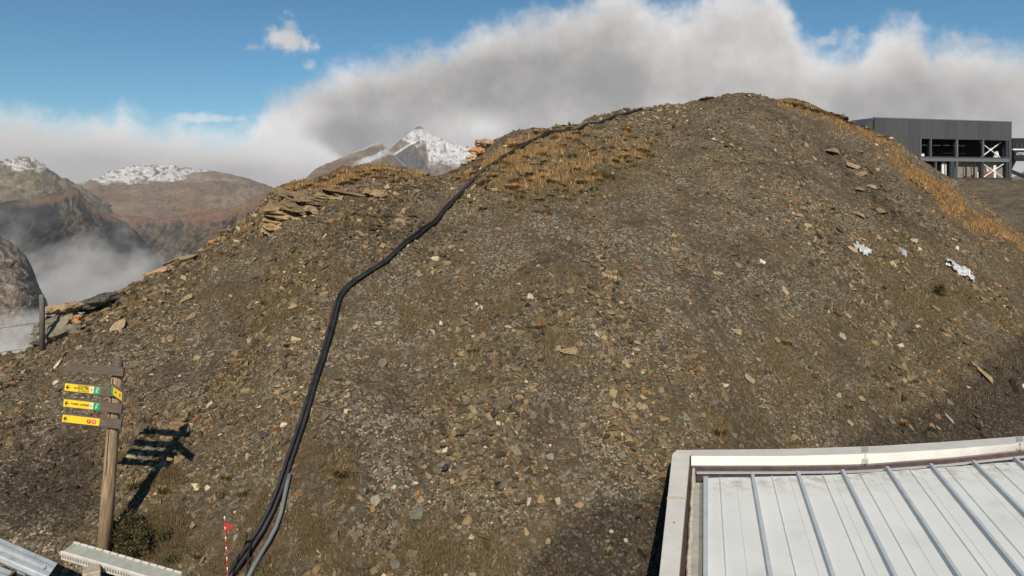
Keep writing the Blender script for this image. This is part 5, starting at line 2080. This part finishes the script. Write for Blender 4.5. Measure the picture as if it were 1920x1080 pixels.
# ------------------------------------------------------------------ far mountains
def mountain(name, top, bot, D0, D1, nu_, nv_, amp, freq, colfn, mat, seed, curve=1.0, steep=None, rough_top=0.0, backdrop=0.35):
    px = np.linspace(top[0][0], top[-1][0], nu_)
    pt = np.interp(px, [a for a, c in top], [c for a, c in top])
    pbm = np.interp(px, [a for a, c in bot], [c for a, c in bot])
    pt = pt + rough_top * fbm(px / 9.0, px * 0 + seed, seed, 4, 0.6)
    t = np.concatenate([np.array([-0.35, -0.12]), np.linspace(0, 1, nv_)])
    PX, T = np.meshgrid(px, t)
    u = (PX - CX) / F
    Dm = D0 + (D1 - D0) * T
    zt = (HY - pt)[None, :] / F * D0
    zb = (HY - pbm)[None, :] / F * D1
    Tc = np.clip(T, 0, 1) ** curve
    Zm = zt + (zb - zt) * Tc
    Zm = np.where(T < 0, zt + T * abs(D0 - D1) * 1.2, Zm)
    Xm = u * Dm
    nz = ridged(Xm / freq, Dm / freq, seed, 5, 0.55) - 0.55
    nz2 = ridged(Xm / (freq * 0.22), Dm / (freq * 0.9), seed + 8, 4) - 0.5
    env = np.clip(T * 6, 0, 1)
    Zm = Zm + (nz * amp + nz2 * amp * 0.4) * env
    Yj = Dm + (ridged(Xm / (freq * 0.3), Zm / (freq * 2.0), seed + 20, 4) - 0.5) * amp * 2.2 * env
    if steep:
        Yj = Yj + (ridged(Xm / steep, Zm / (steep * 5), seed + 40, 4, 0.6) - 0.5) * steep * 4.5 * env
    V = np.stack([Xm, Yj, Zm + H], -1)
    n_, m_ = Xm.shape
    ii = (np.arange(n_ - 1)[:, None] * m_ + np.arange(m_ - 1)[None, :]).ravel()
    # face normals must look at the camera side
    me = fast_mesh(name, V.reshape(-1, 3), np.stack([ii, ii + m_, ii + m_ + 1, ii + 1], -1), smooth=True)
    PY = HY - F * Zm / Dm
    c = colfn(PX, PY, Xm, Dm, T)
    ca = me.color_attributes.new('col', 'FLOAT_COLOR', 'POINT')
    ca.data.foreach_set('color', np.concatenate([c.reshape(-1, 3), np.ones((c.shape[0] * c.shape[1], 1))], 1).astype(np.float32).ravel())
    o = link(name, me, mat)
    return tag(o, kind='structure')


def mixa(a, b_, f):
    return a * (1 - f[..., None]) + b_ * f[..., None]


def C3(*v):
    return np.array(v)


SNOW = C3(0.62, 0.63, 0.64)
BROWN = C3(0.22, 0.155, 0.10)
TANR = C3(0.27, 0.22, 0.165)
RUSTR = C3(0.25, 0.135, 0.07)
SHADOWR = C3(0.034, 0.036, 0.040)  # cliff rock darkened: cloud shadow put into its colour
GREYR = C3(0.17, 0.165, 0.155)


def col_snowrange(px, py, x, d, t):
    n = fbm(px / 22, py / 7, 3, 5, 0.6)
    c = mixa(np.broadcast_to(BROWN * 0.9, px.shape + (3,)), TANR, sstep(n, -0.3, 0.4))
    line = np.interp(px, [130, 200, 260, 330, 370, 420, 520], [338, 346, 342, 342, 322, 326, 350])
    s = sstep(line - py + 9 * n, -3, 4) * sstep(fbm(px / 7, py / 3.5, 8, 4, 0.6) + 0.16, -0.12, 0.12)
    return mixa(c, SNOW, s)


mountain('mountain_snow_range', [(90, 380), (140, 345), (180, 334), (205, 320), (250, 311), (300, 308), (340, 312), (385, 318), (420, 326), (470, 340), (515, 360), (600, 400)],
         [(90, 420), (300, 385), (600, 420)], 7400, 6000, 420, 60, 90, 420, col_snowrange, M_FAR, 3, rough_top=3)


def col_bowl(px, py, x, d, t):
    n = fbm(px / 40, py / 12, 13, 5, 0.6)
    c = mixa(np.broadcast_to(C3(0.21, 0.15, 0.10), px.shape + (3,)), C3(0.29, 0.22, 0.15), sstep(n, -0.2, 0.5))
    c = mixa(c, RUSTR, sstep(fbm(px / 60, py / 25, 15, 3), 0.02, 0.4) * sstep(px, 300, 380) * 0.8)
    c = mixa(c, C3(0.30, 0.26, 0.21), sstep(n, 0.25, 0.5) * sstep(360 - py, 0, 20) * sstep(px, 330, 360))
    return c


mountain('mountain_bowl', [(120, 372), (180, 348), (250, 346), (300, 344), (345, 338), (360, 323), (400, 321), (450, 330), (480, 340), (510, 350), (560, 372), (640, 420)],
         [(120, 470), (300, 470), (640, 500)], 5600, 3300, 420, 110, 60, 420, col_bowl, M_FAR, 14, rough_top=1.5)


def col_leftpeak(px, py, x, d, t):
    n = fbm(px / 18, py / 9, 23, 5, 0.62)
    c = mixa(np.broadcast_to(C3(0.17, 0.145, 0.095), px.shape + (3,)), C3(0.29, 0.24, 0.155), sstep(n, -0.3, 0.35))
    c = mixa(c, C3(0.14, 0.14, 0.10), sstep(py, 345, 380) * 0.4)
    s = sstep(322 - py + 16 * n, 0, 7) * sstep(fbm(px / 6, py / 4, 29, 4) + 0.0, -0.1, 0.12)
    return mixa(c, SNOW, s)


mountain('mountain_left_peak', [(-300, 320), (-150, 305), (-60, 312), (0, 299), (22, 297), (38, 293), (55, 295), (75, 303), (95, 320), (120, 334), (150, 347), (190, 372), (225, 398), (250, 425), (280, 450)],
         [(-300, 440), (0, 420), (140, 430), (280, 500)], 4600, 3200, 420, 110, 60, 300, col_leftpeak, M_FAR, 24, rough_top=4)


def col_ridgeB(px, py, x, d, t):
    n = fbm(px / 24, py / 10, 43, 5, 0.62)
    c = mixa(np.broadcast_to(C3(0.21, 0.15, 0.105), px.shape + (3,)), C3(0.31, 0.24, 0.175), sstep(n, -0.3, 0.35))
    rust = sstep(600 - px, 0, 90)
    c = mixa(c, C3(0.20, 0.12, 0.075), rust * 0.7)
    s1 = sstep(px, 640, 670) * (1 - sstep(t, 0.0, 0.06))
    band = sstep(9 - np.abs((py - 275) - (735 - px) * 0.40 - 6 + 5 * n), 0, 6) * sstep(px, 655, 680)
    return mixa(c, SNOW, np.clip(s1 * 0.8 + band, 0, 1))


mountain('mountain_brown_ridge', [(360, 470), (420, 425), (460, 385), (500, 358), (540, 345), (570, 336), (590, 318), (610, 308), (640, 296), (670, 282), (700, 270), (714, 267), (722, 276), (740, 292), (780, 330), (820, 350)],
         [(360, 560), (520, 430), (820, 420)], 4300, 2600, 460, 90, 34, 260, col_ridgeB, M_FAR, 44, rough_top=1.5)


def col_peak(px, py, x, d, t):
    n = fbm(px / 14, py / 7, 53, 5, 0.65)
    c = mixa(np.broadcast_to(C3(0.18, 0.145, 0.12), px.shape + (3,)), C3(0.30, 0.25, 0.21), sstep(n, -0.3, 0.35))
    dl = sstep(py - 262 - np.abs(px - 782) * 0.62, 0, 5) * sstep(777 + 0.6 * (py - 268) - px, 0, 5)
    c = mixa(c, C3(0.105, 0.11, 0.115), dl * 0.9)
    right = sstep(px - 797 - 0.10 * (py - 250), -2, 3) * sstep(304 + 0.0 * px - py + 9 * n, -5, 4)
    left = sstep(272 - 0.45 * np.abs(px - 775) * 0.4 - py + 12 * n, -2, 5) * (1 - dl) * sstep(n + 0.5, 0.0, 0.3)
    top_ = sstep(244 - py, 0, 3) * sstep(12 - np.abs(px - 785), 0, 3)
    s = np.clip(right + left, 0, 1) * (1 - top_)
    holes = sstep(fbm(px / 6, py / 4, 59, 4) - 0.28, 0, 0.1)
    s = s * (1 - 0.8 * holes)
    ridge_ = sstep(3.0 - np.abs(py - 262 - (790 - px) * 0.62 + 4), 0, 2) * sstep(790 - px, 0, 10) * sstep(px - 728, 0, 8)
    s = np.maximum(s, ridge_)
    c = mixa(c, C3(0.20, 0.13, 0.09), sstep(py, 308, 325) * 0.5)
    return mixa(c, SNOW, s)


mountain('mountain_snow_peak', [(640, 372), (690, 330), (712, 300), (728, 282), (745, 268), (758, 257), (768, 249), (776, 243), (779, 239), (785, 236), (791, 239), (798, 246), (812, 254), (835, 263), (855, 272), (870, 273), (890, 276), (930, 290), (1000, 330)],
         [(640, 420), (780, 405), (1000, 420)], 5200, 4300, 520, 140, 26, 170, col_peak, M_FAR, 54, rough_top=1.2, curve=0.9)


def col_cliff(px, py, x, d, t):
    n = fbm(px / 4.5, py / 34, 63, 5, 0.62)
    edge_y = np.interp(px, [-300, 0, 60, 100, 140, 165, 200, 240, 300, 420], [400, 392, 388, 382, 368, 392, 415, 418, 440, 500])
    c = mixa(np.broadcast_to(SHADOWR, px.shape + (3,)), C3(0.070, 0.066, 0.060), sstep(n, -0.1, 0.5))
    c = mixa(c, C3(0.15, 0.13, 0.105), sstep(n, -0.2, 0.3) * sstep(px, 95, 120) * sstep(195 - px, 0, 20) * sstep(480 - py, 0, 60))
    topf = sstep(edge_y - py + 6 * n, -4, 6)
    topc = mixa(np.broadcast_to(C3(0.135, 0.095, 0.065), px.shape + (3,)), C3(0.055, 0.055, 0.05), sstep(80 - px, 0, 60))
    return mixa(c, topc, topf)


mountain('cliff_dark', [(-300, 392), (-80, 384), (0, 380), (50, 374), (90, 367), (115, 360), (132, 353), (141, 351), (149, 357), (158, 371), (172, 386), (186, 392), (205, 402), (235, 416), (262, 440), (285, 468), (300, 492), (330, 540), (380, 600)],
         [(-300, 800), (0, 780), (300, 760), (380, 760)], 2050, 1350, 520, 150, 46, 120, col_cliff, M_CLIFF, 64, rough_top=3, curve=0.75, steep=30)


def col_gorge(px, py, x, d, t):
    n = fbm(px / 6, py / 22, 73, 5, 0.62)
    m = fbm(px / 40, py / 30, 75, 3)
    c = mixa(np.broadcast_to(C3(0.075, 0.068, 0.060), px.shape + (3,)), C3(0.17, 0.135, 0.095), sstep(n, -0.25, 0.35))
    c = mixa(c, C3(0.20, 0.115, 0.085), sstep(425 - py + 14 * n, 0, 12) * 0.8)
    c = mixa(c, C3(0.215, 0.13, 0.07), sstep(px, 330, 430) * sstep(m, -0.3, 0.3) * 0.8)
    return c


mountain('cliff_gorge', [(150, 420), (200, 402), (240, 404), (290, 412), (340, 404), (400, 398), (450, 386), (500, 368), (540, 352), (600, 330), (680, 330)],
         [(150, 640), (300, 600), (420, 545), (520, 500), (680, 470)], 2900, 2100, 440, 120, 50, 150, col_gorge, M_CLIFF, 74, rough_top=2, curve=0.7, steep=36)


def col_near(px, py, x, d, t):
    n = fbm(px / 7, py / 5, 83, 5, 0.65)
    c = mixa(np.broadcast_to(C3(0.20, 0.165, 0.13), px.shape + (3,)), C3(0.42, 0.35, 0.27), sstep(n, -0.2, 0.4))
    return c


mountain('hill_near_left', [(-400, 400), (-150, 420), (-40, 432), (0, 441), (15, 452), (32, 463), (48, 480), (60, 500), (70, 528), (84, 560), (100, 600), (150, 690)],
         [(-400, 900), (0, 860), (150, 800)], 620, 330, 360, 120, 9, 30, col_near, M_CLIFF, 84, rough_top=2.5, curve=0.9)


def col_right(px, py, x, d, t):
    n = fbm(px / 12, py / 6, 93, 4)
    return mixa(np.broadcast_to(C3(0.12, 0.13, 0.15), px.shape + (3,)), C3(0.2, 0.2, 0.2), sstep(n, -0.2, 0.4))


mountain('mountain_right', [(1800, 350), (1880, 338), (1905, 330), (1925, 318), (1990, 300), (2100, 330), (2300, 345)], [(1800, 352), (2300, 352)], 7000, 6400, 120, 20, 20, 300, col_right, M_FAR, 94)


def col_redp(px, py, x, d, t):
    n = fbm(px / 12, py / 3, 95, 4)
    return mixa(np.broadcast_to(C3(0.24, 0.15, 0.10), px.shape + (3,)), C3(0.34, 0.24, 0.17), sstep(n, -0.2, 0.4))


mountain('hill_right', [(1780, 342), (1880, 336), (1900, 335), (1960, 334), (2300, 330)], [(1780, 352), (2300, 360)], 900, 170, 80, 30, 1.0, 60, col_redp, M_FAR, 96)
# valley floor far below
vf = MB().box(-8900, 8900, 150, 9200, -1245, -1200).build('valley_floor', mat_simple('valley_ground', (0.13, 0.12, 0.09), 0.95, var=0.2, scale=0.002))
tag(vf, kind='structure')


# ------------------------------------------------------------------ valley mist
def mat_mist(name, dens, scale, seed):
    m = bpy.data.materials.new(name)
    m.use_nodes = True
    t = NT(m.node_tree)
    for nd in list(t.n):
        t.n.remove(nd)
    out = t.new('ShaderNodeOutputMaterial')
    vs = t.new('ShaderNodeVolumePrincipled')
    vs.inputs['Color'].default_value = (0.80, 0.79, 0.78, 1)
    vs.inputs['Anisotropy'].default_value = -0.35
    tcn = t.new('ShaderNodeTexCoord')
    ln = t.new('ShaderNodeVectorMath', operation='LENGTH')
    t.link(tcn.outputs['Object'], ln.inputs[0])
    nz = t.noise(t.mapping(tcn.outputs['Object'], (1, 1, 1.2)), scale, 4, 0.6)
    v = t.math('SUBTRACT', t.math('ADD', 1.0, t.math('MULTIPLY', t.math('SUBTRACT', nz, 0.5), 3.6)), ln.outputs['Value'])
    dn = t.smooth(v, 0.0, 1.2, 0, dens * 1.3)
    t.link(dn, vs.inputs['Density'])
    t.link(vs.outputs[0], out.inputs['Volume'])
    return m


def mist(px, py, d, w, h, dep, dens, label, seed=0):
    bm = bmesh.new()
    bmesh.ops.create_icosphere(bm, subdivisions=3, radius=1.25)
    me = bpy.data.meshes.new('mist')
    bm.to_mesh(me)
    bm.free()
    o = link('mist', me, mat_mist('mist', dens, 1.6, seed))
    k = d / F
    o.location = P(px, py, d)
    o.scale = (w * k / 2, dep / 2, h * k / 2)
    return tag(o, label, 'mist', kind='stuff')


mist(0, 650, 290, 330, 190, 120, 0.020, 'grey valley mist at the left border below the near rocky slope')
mist(110, 560, 1150, 260, 330, 300, 0.010, 'mist rising in the valley behind the left boulders')
mist(225, 535, 1250, 230, 190, 250, 0.007, 'thin mist in front of the dark cliffs')


# ------------------------------------------------------------------ air
mh = bpy.data.materials.new('haze')
mh.use_nodes = True
th = NT(mh.node_tree)
for nd in list(th.n):
    th.n.remove(nd)
ho = th.new('ShaderNodeOutputMaterial')
hv = th.new('ShaderNodeVolumePrincipled')
hv.inputs['Color'].default_value = (0.97, 0.97, 1.0, 1)
hv.inputs['Density'].default_value = 0.000035
th.link(hv.outputs[0], ho.inputs['Volume'])
hz = MB().box(-9000, 9000, -300, 9300, -1251, 640).build('haze', mh)
tag(hz, kind='stuff')

# ------------------------------------------------------------------ labels: tell apart things that would share one
byl = {}
for o in bpy.data.objects:
    if o.parent is None and o.get('label') and not o.get('kind'):
        byl.setdefault(o['label'], []).append(o)
ORD = ['leftmost', 'second', 'third', 'fourth', 'fifth']
for lab, obs in byl.items():
    if len(obs) > 1:
        obs.sort(key=lambda o: o.location.x / o.location.y)
        for i, o in enumerate(obs):
            o['label'] = lab + ', ' + ('rightmost' if i == len(obs) - 1 else ORD[min(i, 4)]) + ' of ' + str(len(obs))
